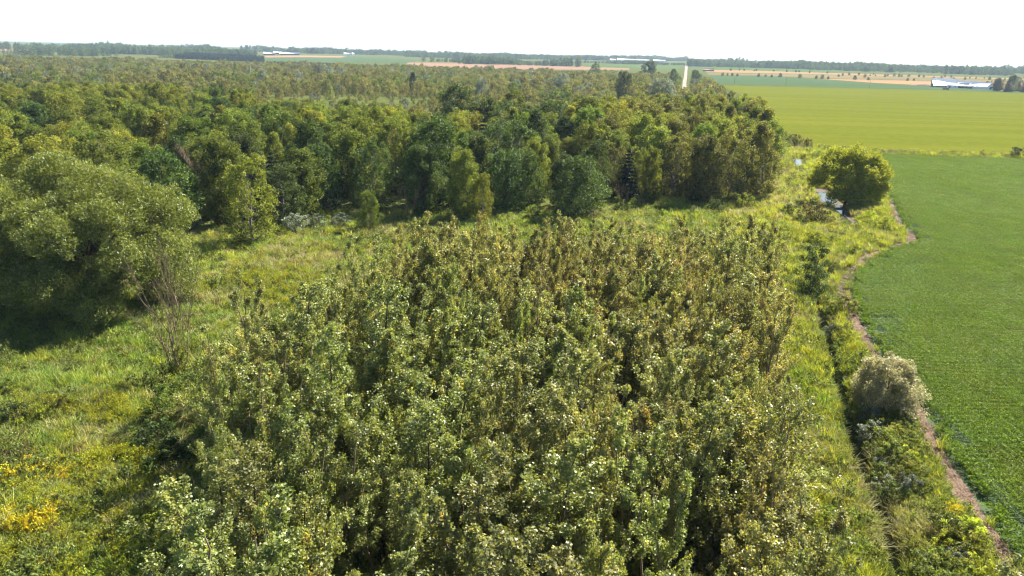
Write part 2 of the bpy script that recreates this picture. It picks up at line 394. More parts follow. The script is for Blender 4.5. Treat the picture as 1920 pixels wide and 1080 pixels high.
def make_tree(seed, H, R, base=.2, N=80, cr=.4, n=100, leaf=.1, aspect=.8, up=.5, prof='cone', rise=1.0, tr=.1, sway=.25, droop=0, zs=1.1, tmat='bark', shell=.4, inner=.15, spread=.22, stems=1, top=.1, bsides=3, out=0.0, fan=.16, twice=False, feather=False, rag=0.0):
    """tapered trunk with limbs (one mesh) and a crown of leaves held in clumps on those limbs (another)"""
    rng = np.random.default_rng(seed)
    tg, cg = Geo(), Geo()
    spines = []
    for s in range(stems):
        az = 2 * PI * s / stems + rng.uniform(0, 1)
        lean = 0 if stems == 1 else H * fan
        z = np.linspace(0, H * .97, 9)
        q = (z / H)
        px = np.cos(az) * lean * q ** .8 + np.cumsum(rng.normal(0, sway * .35, 9)) * (q > 0)
        py = np.sin(az) * lean * q ** .8 + np.cumsum(rng.normal(0, sway * .35, 9)) * (q > 0)
        P = np.stack([px, py, z - .15 * (z == 0)], 1)
        spines.append(P)
        tg.tube(P, tr * (1 - q) ** .8 + .008, 6)
    cens, rads = [], []
    for i in range(N):
        P = spines[i % stems]
        t = base + (1 - base) * (i + rng.random()) / N
        t = min(t, .995)
        w = (t - base) / (1 - base)
        if prof == 'cone':
            pr = (1 - w) ** .62 * min(1, .5 + w * 2.2) + top * .5
        elif prof == 'oval':
            pr = math.sqrt(max(0, 1 - ((w - .42) / .6) ** 2)) * .95 + top
        elif prof == 'dome':
            pr = math.sqrt(max(0, 1 - max(0, (w - .25) / .77) ** 2)) * (.75 + .25 * min(1, w * 3)) + top * .5
        else:
            pr = (1 - w) ** .95 + .03
        az = i * 2.399 + rng.normal(0, .5)
        r = R * pr * math.sqrt(rng.uniform(inner, 1))
        r *= 1 + .28 * math.sin(az * 2 + seed) * rng.random() + rag * rng.normal()
        z = t * H
        c0 = np.array([np.interp(z, P[:, 2], P[:, 0]), np.interp(z, P[:, 2], P[:, 1]), z])
        c = c0 + np.array([math.cos(az) * r, math.sin(az) * r, rng.normal(0, .02 * H)])
        zb = max(base * H * .5, z - r * rise)
        b = np.array([np.interp(zb, P[:, 2], P[:, 0]), np.interp(zb, P[:, 2], P[:, 1]), zb])
        if r > R * .12:
            br = tr * .38 * (1 - t) + .012
            tg.tube(curve(b, c, (0, 0, (.1 if rise < 0 else -.08) * r), 4), [br, br * .8, br * .55, .006], bsides)
        cens.append(c); rads.append(cr * rng.uniform(.7, 1.3) * (.75 + .35 * (1 - w)))
        if feather:
            for e in (.3, .55, .8):
                cens.append(b * (1 - e) + c * e + rng.normal(0, .04 * R, 3)); rads.append(cr * rng.uniform(.7, 1.1))
        elif twice and r > R * .3:
            e = rng.uniform(.5, .7)
            cens.append(b * (1 - e) + c * e + rng.normal(0, .05 * R, 3)); rads.append(cr * rng.uniform(.6, 1.0))
    leaves(cg, rng, cens, rads, n, leaf, aspect, up, droop, zs, shell, spread=spread, out=out)
    return tg.mesh('trunk', M[tmat]), cg.mesh('crown', M['green'])


def make_lobed(seed, lobes, trunk_pts, tr, dens=7, n=60, leaf=.35, aspect=.22, cr=.75, droop=.5, tmat='bark', up=.35, fill=.25):
    """a broad tree whose crown is made of separate rounded lobes on heavy limbs"""
    rng = np.random.default_rng(seed)
    tg, cg = Geo(), Geo()
    hub = np.array(trunk_pts[-1], float)
    tg.tube(trunk_pts, np.linspace(tr, tr * .7, len(trunk_pts)), 8)
    for (x, y, z, r) in lobes:
        c = np.array([x, y, z])
        mid = curve(hub, c, (rng.normal(0, .5), rng.normal(0, .5), .1 * np.linalg.norm(c - hub)), 6)
        tg.tube(mid, np.linspace(tr * .5, .06, 6), 5)
        m = int(dens * r * r)
        i = np.arange(m) + .5
        ph = np.arccos(1 - 1.62 * i / m); th = PI * (1 + 5 ** .5) * i
        u = np.stack([np.cos(th) * np.sin(ph), np.sin(th) * np.sin(ph), np.cos(ph)], 1)
        rr = r * rng.uniform(.72, 1.06, m) * (1 + .15 * np.sin(th * 1.7 + seed))
        P = c + u * rr[:, None] * np.array([1, 1, .85])
        q = rng.random(m) < fill
        P[q] = c + (P[q] - c) * rng.uniform(.4, .8, q.sum())[:, None]
        for p in P[::3]:
            tg.tube(curve(c - np.array([0, 0, r * .3]), p, (0, 0, .12 * r), 4), [.05, .035, .02, .006], 3)
        leaves(cg, rng, P, cr, n, leaf, aspect, up, droop, .9, .25, tint=rng.normal(.46, .12, m))
    return tg.mesh('trunk', M[tmat]), cg.mesh('crown', M['green'])


def make_conifer(seed, H, R, n=26, leaf=.45, whorls=15):
    rng = np.random.default_rng(seed)
    tg, cg = Geo(), Geo()
    z = np.linspace(-.1, H, 6)
    tg.tube(np.stack([0 * z, 0 * z, z], 1), np.linspace(.012 * H, .015, 6), 6)
    for k in range(whorls):
        w = (k + .2) / whorls
        zz = H * (.06 + .93 * w); r = R * (1 - w) ** .85 + .1
        m = max(4, int(9 * (1 - w) + 4))
        for j in range(m):
            az = j * 2 * PI / m + k * 1.1 + rng.normal(0, .15)
            rr = r * rng.uniform(.75, 1.1)
            e = np.array([math.cos(az) * rr, math.sin(az) * rr, zz - rr * .22])
            tg.tube([(0, 0, zz), e], [.03, .008], 3)
            C = [np.array([0, 0, zz]) * (1 - s) + e * s for s in (.45, .75, 1.0)]
            leaves(cg, rng, C, .22 * r + .12, n, leaf, .35, .7, .25, .5, .2, tint=rng.normal(.45, .12))
    return tg.mesh('trunk', M['bark']), cg.mesh('crown', M['conifer'])


def make_bare(seed, H, stems, spread, depth=4, tr=.07, mat='deadbark', tight=.35):
    """leafless branching stems"""
    rng = np.random.default_rng(seed)
    g = Geo()

    def grow(p, d, L, r, k):
        d = d / np.linalg.norm(d)
        e = p + d * L
        c = curve(p, e, rng.normal(0, .05 * L, 3), 4)
        g.tube(c, np.linspace(r, r * .62, 4), 4 if r > .02 else 3)
        if k == 0:
            return
        for j in range(rng.integers(2, 4)):
            nd = d + rng.normal(0, tight, 3) + np.array([0, 0, .22])
            grow(c[-1] if j == 0 else c[2], nd, L * rng.uniform(.62, .85), r * .6, k - 1)
        if k >= 2:
            grow(c[1], d + rng.normal(0, tight * 1.4, 3), L * .6, r * .4, k - 2)

    for s in range(stems):
        az = 2 * PI * s / stems + rng.uniform(0, .8)
        grow(np.array([math.cos(az) * .1, math.sin(az) * .1, -.1]), np.array([math.cos(az) * spread, math.sin(az) * spread, 1.0]), H * .36, tr * rng.uniform(.7, 1), depth)
    return g.mesh('branches', M[mat])


# ------------------------------------------------------------------ scene objects
def put(name, me, parent=None, mat=None, loc=None):
    o = bpy.data.objects.new(name, me)
    COL.objects.link(o)
    if parent:
        o.parent = parent
    if loc is not None:
        o.location = loc
    if mat:
        o.material_slots[0].link = 'OBJECT'
        o.material_slots[0].material = mat
    return o


def tag(o, label, cat, group=None, kind=None):
    if label:
        o['label'] = label
    if cat:
        o['category'] = cat
    if group:
        o['group'] = group
    if kind:
        o['kind'] = kind
    return o


def empty(name, loc, rz=0.0, sc=(1, 1, 1)):
    o = bpy.data.objects.new(name, None)
    o.empty_display_size = .3
    COL.objects.link(o)
    o.location = loc; o.rotation_euler = (0, 0, rz); o.scale = sc
    return o


def plant_tree(name, proto, x, y, label, cat='tree', group=None, rz=0, s=1.0, sw=None, mat=None, part=('trunk', 'crown'), z=None):
    sw = s if sw is None else sw
    t = empty(name, (x, y, (tz(x, y) - .02) if z is None else z), rz, (sw, sw, s))
    tag(t, label, cat, group)
    put(part[0], proto[0], t)
    put(part[1], proto[1], t, M[mat] if mat else None)
    return t


_src_n = [0]


def scatter(name, pts, protos, idx, rot, scl, label=None, cat=None, mat=None):
    """one object of uncountable stuff: small plants set on a point cloud"""
    pts = np.asarray(pts, float)
    me = bpy.data.meshes.new(name)
    me.vertices.add(len(pts)); me.vertices.foreach_set('co', pts.astype(np.float32).ravel())
    a = me.attributes.new('idx', 'INT', 'POINT'); a.data.foreach_set('value', np.asarray(idx, np.int32))
    a = me.attributes.new('rot', 'FLOAT_VECTOR', 'POINT'); a.data.foreach_set('vector', np.asarray(rot, np.float32).ravel())
    a = me.attributes.new('scl', 'FLOAT_VECTOR', 'POINT'); a.data.foreach_set('vector', np.asarray(scl, np.float32).ravel())
    o = bpy.data.objects.new(name, me); COL.objects.link(o)
    _src_n[0] += 1
    src = bpy.data.collections.new('plant_source_%d' % _src_n[0])
    for i, p in enumerate(protos):
        po = bpy.data.objects.new('%s_plant_%02d' % (name, i), p)
        if mat:
            po.material_slots[0].link = 'OBJECT'; po.material_slots[0].material = mat
        src.objects.link(po)
    ng = bpy.data.node_groups.new('scatter_' + name, 'GeometryNodeTree')
    ng.interface.new_socket('Geometry', in_out='INPUT', socket_type='NodeSocketGeometry')
    ng.interface.new_socket('Geometry', in_out='OUTPUT', socket_type='NodeSocketGeometry')
    N, L = ng.nodes.new, ng.links.new
    gi, go = N('NodeGroupInput'), N('NodeGroupOutput')
    ci = N('GeometryNodeCollectionInfo'); ci.inputs['Collection'].default_value = src
    ci.inputs['Separate Children'].default_value = True; ci.inputs['Reset Children'].default_value = True
    ip = N('GeometryNodeInstanceOnPoints'); ip.inputs['Pick Instance'].default_value = True

    def attr(n, ty):
        k = N('GeometryNodeInputNamedAttribute'); k.data_type = ty; k.inputs['Name'].default_value = n
        return k.outputs['Attribute']
    L(gi.outputs[0], ip.inputs['Points']); L(ci.outputs[0], ip.inputs['Instance'])
    L(attr('idx', 'INT'), ip.inputs['Instance Index'])
    e2r = N('FunctionNodeEulerToRotation'); L(attr('rot', 'FLOAT_VECTOR'), e2r.inputs[0]); L(e2r.outputs[0], ip.inputs['Rotation'])
    L(attr('scl', 'FLOAT_VECTOR'), ip.inputs['Scale'])
    L(ip.outputs[0], go.inputs[0])
    md = o.modifiers.new('scatter', 'NODES'); md.node_group = ng
    return tag(o, label, cat, None, 'stuff')


def rand_rs(rng, n, lo, hi, tilt=.12):
    rot = np.stack([rng.normal(0, tilt, n), rng.normal(0, tilt, n), rng.uniform(0, 2 * PI, n)], 1)
    s = rng.uniform(lo, hi, n)
    return rot, np.stack([s, s, s], 1)


def sheet(name, poly, mat, dz=.05, step=None, kind='structure', label=None, cat=None):
    """a flat ground sheet that follows the terrain"""
    bm = bmesh.new()
    bm.faces.new([bm.verts.new((x, y, 0)) for x, y in poly])
    bmesh.ops.triangulate(bm, faces=bm.faces[:])
    if step:
        xs = [p[0] for p in poly]; ys = [p[1] for p in poly]
        for ax, lo, hi in ((0, min(xs), max(xs)), (1, min(ys), max(ys))):
            c = lo + step
            while c < hi:
                no = (1, 0, 0) if ax == 0 else (0, 1, 0)
                bmesh.ops.bisect_plane(bm, geom=bm.verts[:] + bm.edges[:] + bm.faces[:], plane_co=(c, c, 0), plane_no=no)
                c += step
    co = np.array([v.co[:] for v in bm.verts])
    zz = terrain(co[:, 0], co[:, 1])
    for v, z in zip(bm.verts, zz):
        v.co.z = z + dz
    bm.normal_update()
    for f in bm.faces:
        if f.normal.z < 0:
            f.normal_flip()
    me = bpy.data.meshes.new(name); bm.to_mesh(me); bm.free()
    me.materials.append(mat)
    o = put(name, me)
    return tag(o, label, cat, None, kind)


def ribbon(name, line, widths, mat, dz, flat=None, kind='structure', sub=6):
    pts = []
    ws = []
    for i in range(len(line) - 1):
        for k in range(sub):
            t = k / sub
            pts.append((line[i][0] * (1 - t) + line[i + 1][0] * t, line[i][1] * (1 - t) + line[i + 1][1] * t)); ws.append(widths[i] * (1 - t) + widths[i + 1] * t)
    pts.append(line[-1]); ws.append(widths[-1])
    P = np.array(pts); d = np.gradient(P, axis=0); d /= np.linalg.norm(d, axis=1)[:, None]
    nrm = np.stack([-d[:, 1], d[:, 0]], 1)
    j = 1 + .25 * (np.random.default_rng(len(P)).random((len(P), 2)) - .5)
    A = P + nrm * (np.array(ws) * j[:, 0])[:, None] / 2; B = P - nrm * (np.array(ws) * j[:, 1])[:, None] / 2
    g = Geo()
    V = np.concatenate([A, B]); z = terrain(V[:, 0], V[:, 1]) + dz if flat is None else np.full(len(V), flat)
    n = len(P); i = np.arange(n - 1)
    g.add(np.column_stack([V, z]), np.stack([i, i + n, i + n + 1, i + 1], 1))
    o = put(name, g.mesh(name, mat))
    o['kind'] = kind
    return o


# ------------------------------------------------------------------ ground
def growth(a, b, s0, k):
    out = [a]
    s = s0
    while abs(out[-1] - a) < abs(b - a):
        out.append(out[-1] + (s if b > a else -s)); s *= k
    return out


gx = growth(-90, -12000, 2.5, 1.12)[::-1] + list(np.arange(-88.5, 15, 1.5)) + list(np.arange(15, 90, .8)) + growth(90, 12000, 1.6, 1.10)
gy = growth(24, -600, 3, 1.3)[::-1] + list(np.arange(25, 115, 1.0)) + list(np.arange(115, 270, 2.0)) + growth(270, 14000, 3, 1.08)
GX, GY = np.meshgrid(np.array(gx), np.array(gy))
GZ = terrain(GX.ravel(), GY.ravel())
nx, ny = len(gx), len(gy)
ii, jj = np.meshgrid(np.arange(nx - 1), np.arange(ny - 1))
q = (jj * nx + ii).ravel()
gg = Geo(); gg.add(np.column_stack([GX.ravel(), GY.ravel(), GZ]), np.stack([q, q + 1, q + nx + 1, q + nx], 1))
put('ground', gg.mesh('ground', M['ground'], True))['kind'] = 'structure'

sheet('soybean_field', SOY, M['soysoil'], .02)
sheet('ripening_field', FIELD2, M['ripe'], .06)
STRIP = [(x - w * .5, y) for (x, y), w in zip(SOY_EDGE, np.interp(np.arange(len(SOY_EDGE)), [0, 4, 9, 15, 21], [.6, 1.2, 2.6, 1.2, 1.7]))]
ribbon('dirt_strip', STRIP[2:], list(np.interp(np.arange(len(STRIP) - 2), [0, 3, 6, 8, 10, 13, 16, 19], [1.0, 1.3, 1.4, 2.4, 2.4, 1.3, 1.6, 2.2])), M['dirt'], .05)
ribbon('creek_bed', CREEK, [2.4] * 5 + [4.6, 4.6, 3.6, 3.6], M['mud'], .05)
ribbon('creek_water', CREEK, [.3, .4, 1.9, 1.8, .4, 3.2, 3.2, .6, .5], M['water'], 0, flat=-.34)


def far_field(name, pix, mat, dz=.12):
    return sheet(name, [ground_at(*p) for p in pix], M[mat], dz, step=120)


far_field('bluish_crop_field', [(1330, 142), (1420, 143), (1500, 147), (1560, 151), (1640, 157), (1760, 163), (1850, 168), (1990, 174), (1990, 177), (1700, 167.5), (1500, 161.5), (1342, 158)], 'bluegreen')
far_field('stubble_field', [(1530, 147.5), (1640, 149.5), (1760, 152), (1850, 153.5), (1990, 157), (1990, 172), (1850, 166.5), (1760, 161.5), (1640, 155.5), (1560, 149.8)], 'tan', .16)
far_field('rough_pasture_field', [(1325, 137), (1500, 139), (1700, 144), (1990, 152), (1990, 156), (1760, 151), (1530, 146.5), (1420, 141.5), (1330, 141)], 'rough', .14)
far_field('tilled_field', [(1322, 130.5), (1400, 132), (1600, 138), (1760, 143), (1990, 150), (1990, 151.5), (1700, 143.5), (1500, 138.5), (1325, 135.5)], 'tan', .16)
far_field('green_crop_field', [(1296, 124.5), (1400, 127), (1560, 131.5), (1600, 137.5), (1400, 131.5), (1322, 130)], 'midgreen', .18)
far_field('pink_tilled_field', [(765, 117), (860, 118), (960, 121), (1080, 124.5), (1180, 127), (1180, 131), (1000, 130.5), (880, 129), (760, 122.5)], 'pink', .16)
far_field('green_strip_field', [(1100, 119.5), (1276, 123), (1276, 130), (1190, 128.5), (1100, 125.5)], 'midgreen', .20)
far_field('left_green_field', [(500, 108.5), (640, 106), (790, 113), (765, 118), (640, 117), (500, 115)], 'bluegreen', .16)
far_field('left_stubble_field', [(495, 104.5), (560, 104), (650, 105.2), (640, 108), (560, 107.5), (500, 108)], 'tan', .20)
far_field('far_left_soil_field', [(-60, 90.5), (60, 92), (120, 93), (120, 96.5), (-60, 95)], 'pink', .2)
road = [(150.5, 680), (179, 805), (224, 1010), ground_at(1285.0, 147), ground_at(1285.8, 138), ground_at(1286.6, 130), ground_at(1287.3, 122)]
ribbon('gravel_road', road, [4.5, 4.5, 4.8, 5.2, 6, 7, 9], M['gravel'], .35, sub=10)

# ------------------------------------------------------------------ tree and plant kinds
ASPEN = [make_tree(100 + i, 9.3 + .35 * i, 1.95 + .15 * (i % 3), base=.13, N=52, cr=.32, n=58, leaf=.120, aspect=.85, up=.35, prof=('oval', 'cone', 'dome')[i % 3], rise=1.35, tr=.10, sway=.45, zs=1.3, tmat=('bark', 'deadbark')[i % 2], shell=.1, spread=.17, feather=True, rag=.25, stems=(1, 2, 1, 3)[i % 4], fan=.11, inner=.2) for i in range(9)]
BROAD = [make_tree(200 + i, 15.2, 3.6 + .35 * (i % 3), base=.08, N=74, cr=1.15, n=150, leaf=.27, aspect=.8, up=.45, prof=('oval', 'dome', 'oval', 'cone')[i % 4], rise=.9, tr=.2, sway=.9, zs=.95, shell=.45, tmat=('bark', 'palebark')[i % 2], spread=.2, inner=.35, twice=i % 2 == 0) for i in range(8)]
ROUND = [make_tree(300 + i, 12.0, 4.6, base=.06, N=90, cr=1.25, n=130, leaf=.30, aspect=.7, up=.45, prof='dome', rise=.8, tr=.24, sway=.5, zs=.9, shell=.5) for i in range(3)]
SHRUB = [make_tree(400 + i, 2.6, 1.35, base=.10, N=44, cr=.34, n=60, leaf=.15, aspect=.7, up=.4, prof='dome', rise=.9, tr=.035, sway=.15, zs=.95, shell=.3, stems=4, fan=.2) for i in range(4)]
LOW = [make_tree(500 + i, 8.2, 3.5, base=.0, N=40, cr=1.15, n=26, leaf=.62, aspect=.8, up=.45, prof=('dome', 'dome', 'oval')[i % 3], rise=.9, tr=.12, zs=1.0, shell=.35) for i in range(5)]
FAR = [make_tree(600 + i, 16.0, 4.6, base=.02, N=26, cr=2.0, n=14, leaf=1.5, aspect=.8, up=.45, prof=('oval', 'dome')[i % 2], rise=.9, tr=.2, zs=1.1, shell=.4) for i in range(4)]
CONE = [make_conifer(700 + i, 12.0, 2.3, n=14, leaf=.5) for i in range(3)]
CONEFAR = [make_conifer(720 + i, 10.0, 2.6, n=5, leaf=1.1, whorls=8) for i in range(2)]
BARE = [make_bare(800 + i, 9.5, 2, .20, 5, .11, tight=.20) for i in range(2)] + [make_bare(810 + i, 7.0, 3, .3, 4, .08, tight=.28) for i in range(2)]

# ------------------------------------------------------------------ the foreground aspen grove
rng = np.random.default_rng(21)
cand = np.column_stack([rng.uniform(-27, 37, 9000), rng.uniform(17, 96, 9000)])
cand = cand[inside(cand[:, 0], cand[:, 1], GROVE)]
cand = cand[np.abs(cand[:, 0]) < cand[:, 1] * .60 + 9]
sel = []
for p in cand:
    dmin = 1.75 + .6 * vnoise(p[0], p[1], 8, 4)
    if all((p[0] - s[0]) ** 2 + (p[1] - s[1]) ** 2 > dmin ** 2 for s in sel):
        # a few openings where the shaded ground shows
        if any((p[0] - hx) ** 2 + (p[1] - hy) ** 2 < hr ** 2 for hx, hy, hr in ((7.5, 48, 2.6), (-9.5, 63, 2.4), (13.5, 60, 2.2), (19.5, 73, 2.8), (20.5, 77.5, 2.6), (10, 82.5, 2.2), (24, 84, 2.4))):
            continue
        sel.append(p)
sel = np.array(sel)
print('grove', len(sel))
KEEP = 300
ordr = np.argsort(np.hypot(sel[:, 0], sel[:, 1]))
sel = sel[ordr]
rows = np.floor((96 - sel[:KEEP, 1]) / 4.0).astype(int)
rows = np.searchsorted(np.unique(rows), rows)
place = [(int(rows[i]), int(((rows == rows[i]) & (sel[:KEEP, 0] < sel[i, 0])).sum())) for i in range(len(rows))]
for i, (x, y) in enumerate(sel[:KEEP]):
    k = vnoise(x, y, 11, 6) + rng.normal(0, .12) + (x - 4) * .008 + (y - 55) * .004
    m = 'aspen_green' if k < .46 else ('aspen' if k < .78 else 'aspen_brown')
    edge = float(pdist(np.array([x]), np.array([y]), GROVE[6:15])[0])
    tone = {'aspen_green': 'fresh green', 'aspen': 'olive', 'aspen_brown': 'bronze tinged'}[m]
    lab = '%s aspen, %s from the meadow in the %s grove row from the forest' % (tone, ORD[place[i][1]], ORD[place[i][0]])
    if vnoise(np.array([x]), np.array([y]), 4.5, 19)[0] > .86:
        continue
    h = rng.uniform(.78, 1.14) * (1 + .10 * float(smooth(62, 84, y))) * (.92 if edge < 3 else 1.0)
    t = plant_tree('aspen_tree', ASPEN[rng.integers(9)], x, y, lab, 'tree', 'aspens of the foreground grove', rng.uniform(0, 6.28), h, h * rng.choice([.75, .95, 1.1, 1.3]), m)
    t.rotation_euler = (rng.normal(0, .045), rng.normal(0, .045), t.rotation_euler[2])
for (x, y, sc, p, lab) in ((9.5, 83, .92, 0, 'leafless brown tree in the back of the grove, nearest its middle'), (15, 86.5, .8, 1, 'leafless twiggy tree at the very back of the grove'), (20.5, 77, .95, 1, 'tall leafless brown tree in the back right of the grove'), (24, 83.5, .9, 2, 'spreading leafless brown tree near the grove back corner'), (17.5, 69, .95, 2, 'spreading leafless tree halfway back on the ditch half of the grove'), (3, 62, .95, 0, 'lone leafless stem in the heart of the grove')):
    t = tag(empty('bare_tree', (x, y, tz(x, y)), x * 1.7, (sc, sc, sc * 1.1)), lab, 'dead tree')
    put('branches', BARE[p], t)
for j, (x, y) in enumerate(((23.6, 28.6), (25.6, 27.6))):
    plant_tree('aspen_tree', ASPEN[j], x, y, ('aspen at the near end of the dirt strip, on the ditch side', 'aspen at the near end of the dirt strip, on the bean side')[j], 'tree', None, j * 2.0, .82, 1.0, 'aspen')
if len(sel) > KEEP:
    P = sel[KEEP:]
    rot, sc_ = rand_rs(rng, len(P), .88, 1.08, .02)
    scatter('grove_trees', np.column_stack([P, terrain(P[:, 0], P[:, 1])]), [p[1] for p in ASPEN], rng.integers(0, 9, len(P)), rot, sc_, 'rest of the aspen grove behind its near trees', 'trees', M['aspen'])

# ------------------------------------------------------------------ single trees that can be told apart
wx, wy = -50.5, 82.0
lobes = []
rw = np.random.default_rng(4)
for k in range(17):
    az = k * 2.399 + .4; rr = 9.4 * math.sqrt((k + .5) / 17)
    lobes.append((rr * math.cos(az) * 1.1, rr * math.sin(az), 15.3 - .052 * rr * rr + rw.normal(0, .9), rw.uniform(2.5, 3.3)))
for k in range(15):
    az = -PI * .98 + k * (PI * 1.15) / 14; rr = 9.6 + rw.normal(0, .8)
    lobes.append((rr * math.cos(az) * 1.08, rr * math.sin(az), rw.uniform(2.2, 8.6), rw.uniform(2.0, 2.9)))
lobes += [(2.4, -10.2, 6.0, 2.3), (6.2, -9.4, 3.2, 2.0), (-5, -5.5, 5, 3), (0, -6, 6, 3), (5, -4, 6, 3), (-9, -1, 4, 3)]
plant_tree('willow_tree', make_lobed(31, lobes, [(0, 0, -.2), (.2, .1, 1.5), (.1, -.3, 3.5)], .75, dens=7.5, n=115, leaf=.31, aspect=.34, cr=.85), wx, wy, 'huge spreading olive green willow with rounded lobes beside the bare tree', mat='willow')
lobes = [(6.5 * math.sqrt((k + .5) / 9) * math.cos(k * 2.4), 6.5 * math.sqrt((k + .5) / 9) * math.sin(k * 2.4), 12.3 - .3 * k, 3.3) for k in range(9)] + [(0, -6.5, 5, 2.8), (5, -5, 5, 2.6)]
plant_tree('willow_tree', make_lobed(32, lobes, [(0, 0, -.2), (-.2, .1, 1.5), (.1, -.1, 3.2)], .55, dens=7, n=70, leaf=.44, aspect=.34, cr=.95), -67.5, 80.0, 'second willow crowding the huge one at the picture edge', mat='willow')

bx_, by_ = ground_at(345, 702)
t = empty('bare_tree', (bx_, by_, tz(bx_, by_)))
tag(t, 'leafless brown tree with upright stems between willow and grove', 'tree')
put('branches', BARE[0], t).scale = (1.05, 1.05, 1.35)
o = put('branches', BARE[2], t); o.location = (-1.2, .3, 0); o.rotation_euler = (0, -.12, 2.0); o.scale = (.85, .85, 1.2)
put('base_leaves', SHRUB[0][1], t, M['forb']).scale = (.75, .75, 1.1)

x, y = ground_at(1518, 566)
plant_tree('sapling_tree', make_tree(41, 7.6, 1.7, base=.10, N=90, cr=.5, n=110, leaf=.17, aspect=.65, prof='oval', rise=1.1, tr=.07, stems=3, fan=.13), x, y, 'single slim green tree standing in the grass beside the bean field bend', mat='dark')
x, y = ground_at(1657, 775)
plant_tree('willow_shrub', make_tree(42, 5.2, 2.7, base=.06, N=210, cr=.55, n=130, leaf=.22, aspect=.32, up=.2, prof='dome', rise=1.2, tr=.04, sway=.1, stems=5, fan=.10, inner=.3, tmat='palebark', spread=.25), x, y, 'round grey leaved willow shrub on the bean field edge', 'shrub', mat='greywillow')
x, y = ground_at(1583, 392)
lobes = [(-5.2, -1, 8.6, 2.7), (-3.0, 1, 10.4, 2.8), (.5, 0, 10.8, 3.0), (4.2, .5, 10.2, 3.0), (6.5, -.5, 7.6, 2.6), (-6.5, .5, 5.6, 2.4), (2.5, -2.5, 7, 2.9), (-1.5, -2.5, 6.2, 2.7), (3.5, -2.5, 4.0, 2.7), (0.4, -3.2, 3.2, 2.4), (7.8, 0, 4.8, 2.0), (5.6, -1, 3.2, 2.3), (-3.2, -3, 3.0, 2.0), (1, 3, 6, 3.2)]
plant_tree('creekside_tree', make_lobed(43, lobes, [(0, 0, -.6), (.1, 0, 1.0), (.2, .2, 2.2)], .42, dens=7, n=70, leaf=.36, aspect=.5, cr=.8, droop=.3, fill=.35), x + .8, y + 2, 'broad yellow green tree overhanging the creek pool', mat='yellow')

SINGLES = [  # px, py of the foot, height, width factor, proto, leaf colour, label
    (694, 436, 7.6, .60, ROUND[0], 'green', 'small rounded tree standing alone in front of the forest edge'),
    (868, 414, 14.2, .80, BROAD[0], 'olive', 'pale yellow green tree with drooping tiers in front of dark forest'),
    (905, 418, 9.5, .62, BROAD[1], 'olive', 'shorter pale yellow tree leaning against the taller pale one'),
    (480, 455, 14.5, 1.05, BROAD[1], 'green', 'dense dark fronted tree at the forest corner nearest the willow'),
    (1216, 384, 13.0, .62, BROAD[2], 'olive', 'bright lime topped tree at the forest edge by the brown dead shrub'),
    (1075, 408, 12.5, .95, ROUND[1], 'dark', 'dark green rounded tree with blue cast at the forest edge'),
    (1412, 372, 17.5, .86, BROAD[3], 'brown', 'tall bronze tree at the outer corner of the forest'),
    (1360, 380, 17.0, .80, BROAD[5], 'brown', 'bronze tree second from the outer corner of the forest'),
    (1310, 384, 16.0, .85, BROAD[0], 'brown', 'olive bronze tree third from the outer corner of the forest'),
]
for (px, py, h, wf, proto, mt, lab) in SINGLES:
    x, y = ground_at(px, py)
    h0 = max(v.co.z for v in proto[1].vertices)
    s = h / h0
    plant_tree('forest_tree', proto, x, y, lab, 'tree', None, px * .37, s, s * wf * 1.15 if wf < 1 else s * wf, mt)
# trees whose feet are hidden: x, y, height, proto, colour, label
STAND = [
    (1416, 190, 15, ROUND[2], 'silver', 300, 1.0, 'pale silver tree at the forest rim above the yellow field'),
    (855, 152, 17.5, ROUND[0], 'dark', 255, .95, 'dark domed tree towering over the middle of the forest'),
    (494, 128, 13.5, ROUND[1], 'silver', 640, .95, 'blue grey rounded tree among the brown scrub, nearest the clearing'),
    (596, 120, 13, ROUND[2], 'silver', 760, 1.0, 'blue grey tree in brown scrub right of the first one'),
    (776, 134, 14, BROAD[3], 'conifer', 560, 1.1, 'blue green conical tree standing behind the clearing'),
    (902, 144, 10.5, ROUND[0], 'silver', 470, .9, 'small silver round tree in the scrub behind the domed tree'),
    (1058, 135, 12, ROUND[1], 'silver', 600, 1.1, 'pale grey green round tree in far scrub'),
    (1169, 132, 14.5, ROUND[2], 'dark', 560, 1.0, 'dark double domed tree with silver rim in far scrub'),
    (1245, 145, 12, ROUND[0], 'silver', 480, 1.3, 'wide pale willow spreading over the scrub near the road'),
    (1113, 116, 19, BROAD[5], 'dark', 1050, 1.2, 'tall dark tree rising beyond the scrub left of the gravel road'),
    (1220, 112, 19, BROAD[2], 'dark', 1150, 1.5, 'tall dark tree pair beside the gravel road'),
    (1266, 128, 14, ROUND[1], 'dark', 900, .8, 'dark bushy tree at the foot of the gravel road'),
    (1305, 130, 13, ROUND[2], 'dark', 850, .8, 'dark tree on the field side of the gravel road'),
    (1332, 165, 14, BROAD[6], 'green', 420, 1.1, 'bright green tree at the forest rim below the road'),
]
for (px, py, h, proto, mt, dist, wf, lab) in STAND:
    d = CAM_M @ Vector(((px - 960) / FPX, 0 - (py - 540) / FPX, -1))
    k = dist / math.hypot(d.x, d.y)
    x, y = d.x * k, d.y * k
    top = CAM_H + d.z * k
    zb = tz(x, y)
    h0 = max(v.co.z for v in proto[1].vertices)
    s = (top - zb) / h0
    plant_tree('tall_tree', proto, x, y, lab, 'tree', None, px * .7, s, s * wf, mt)
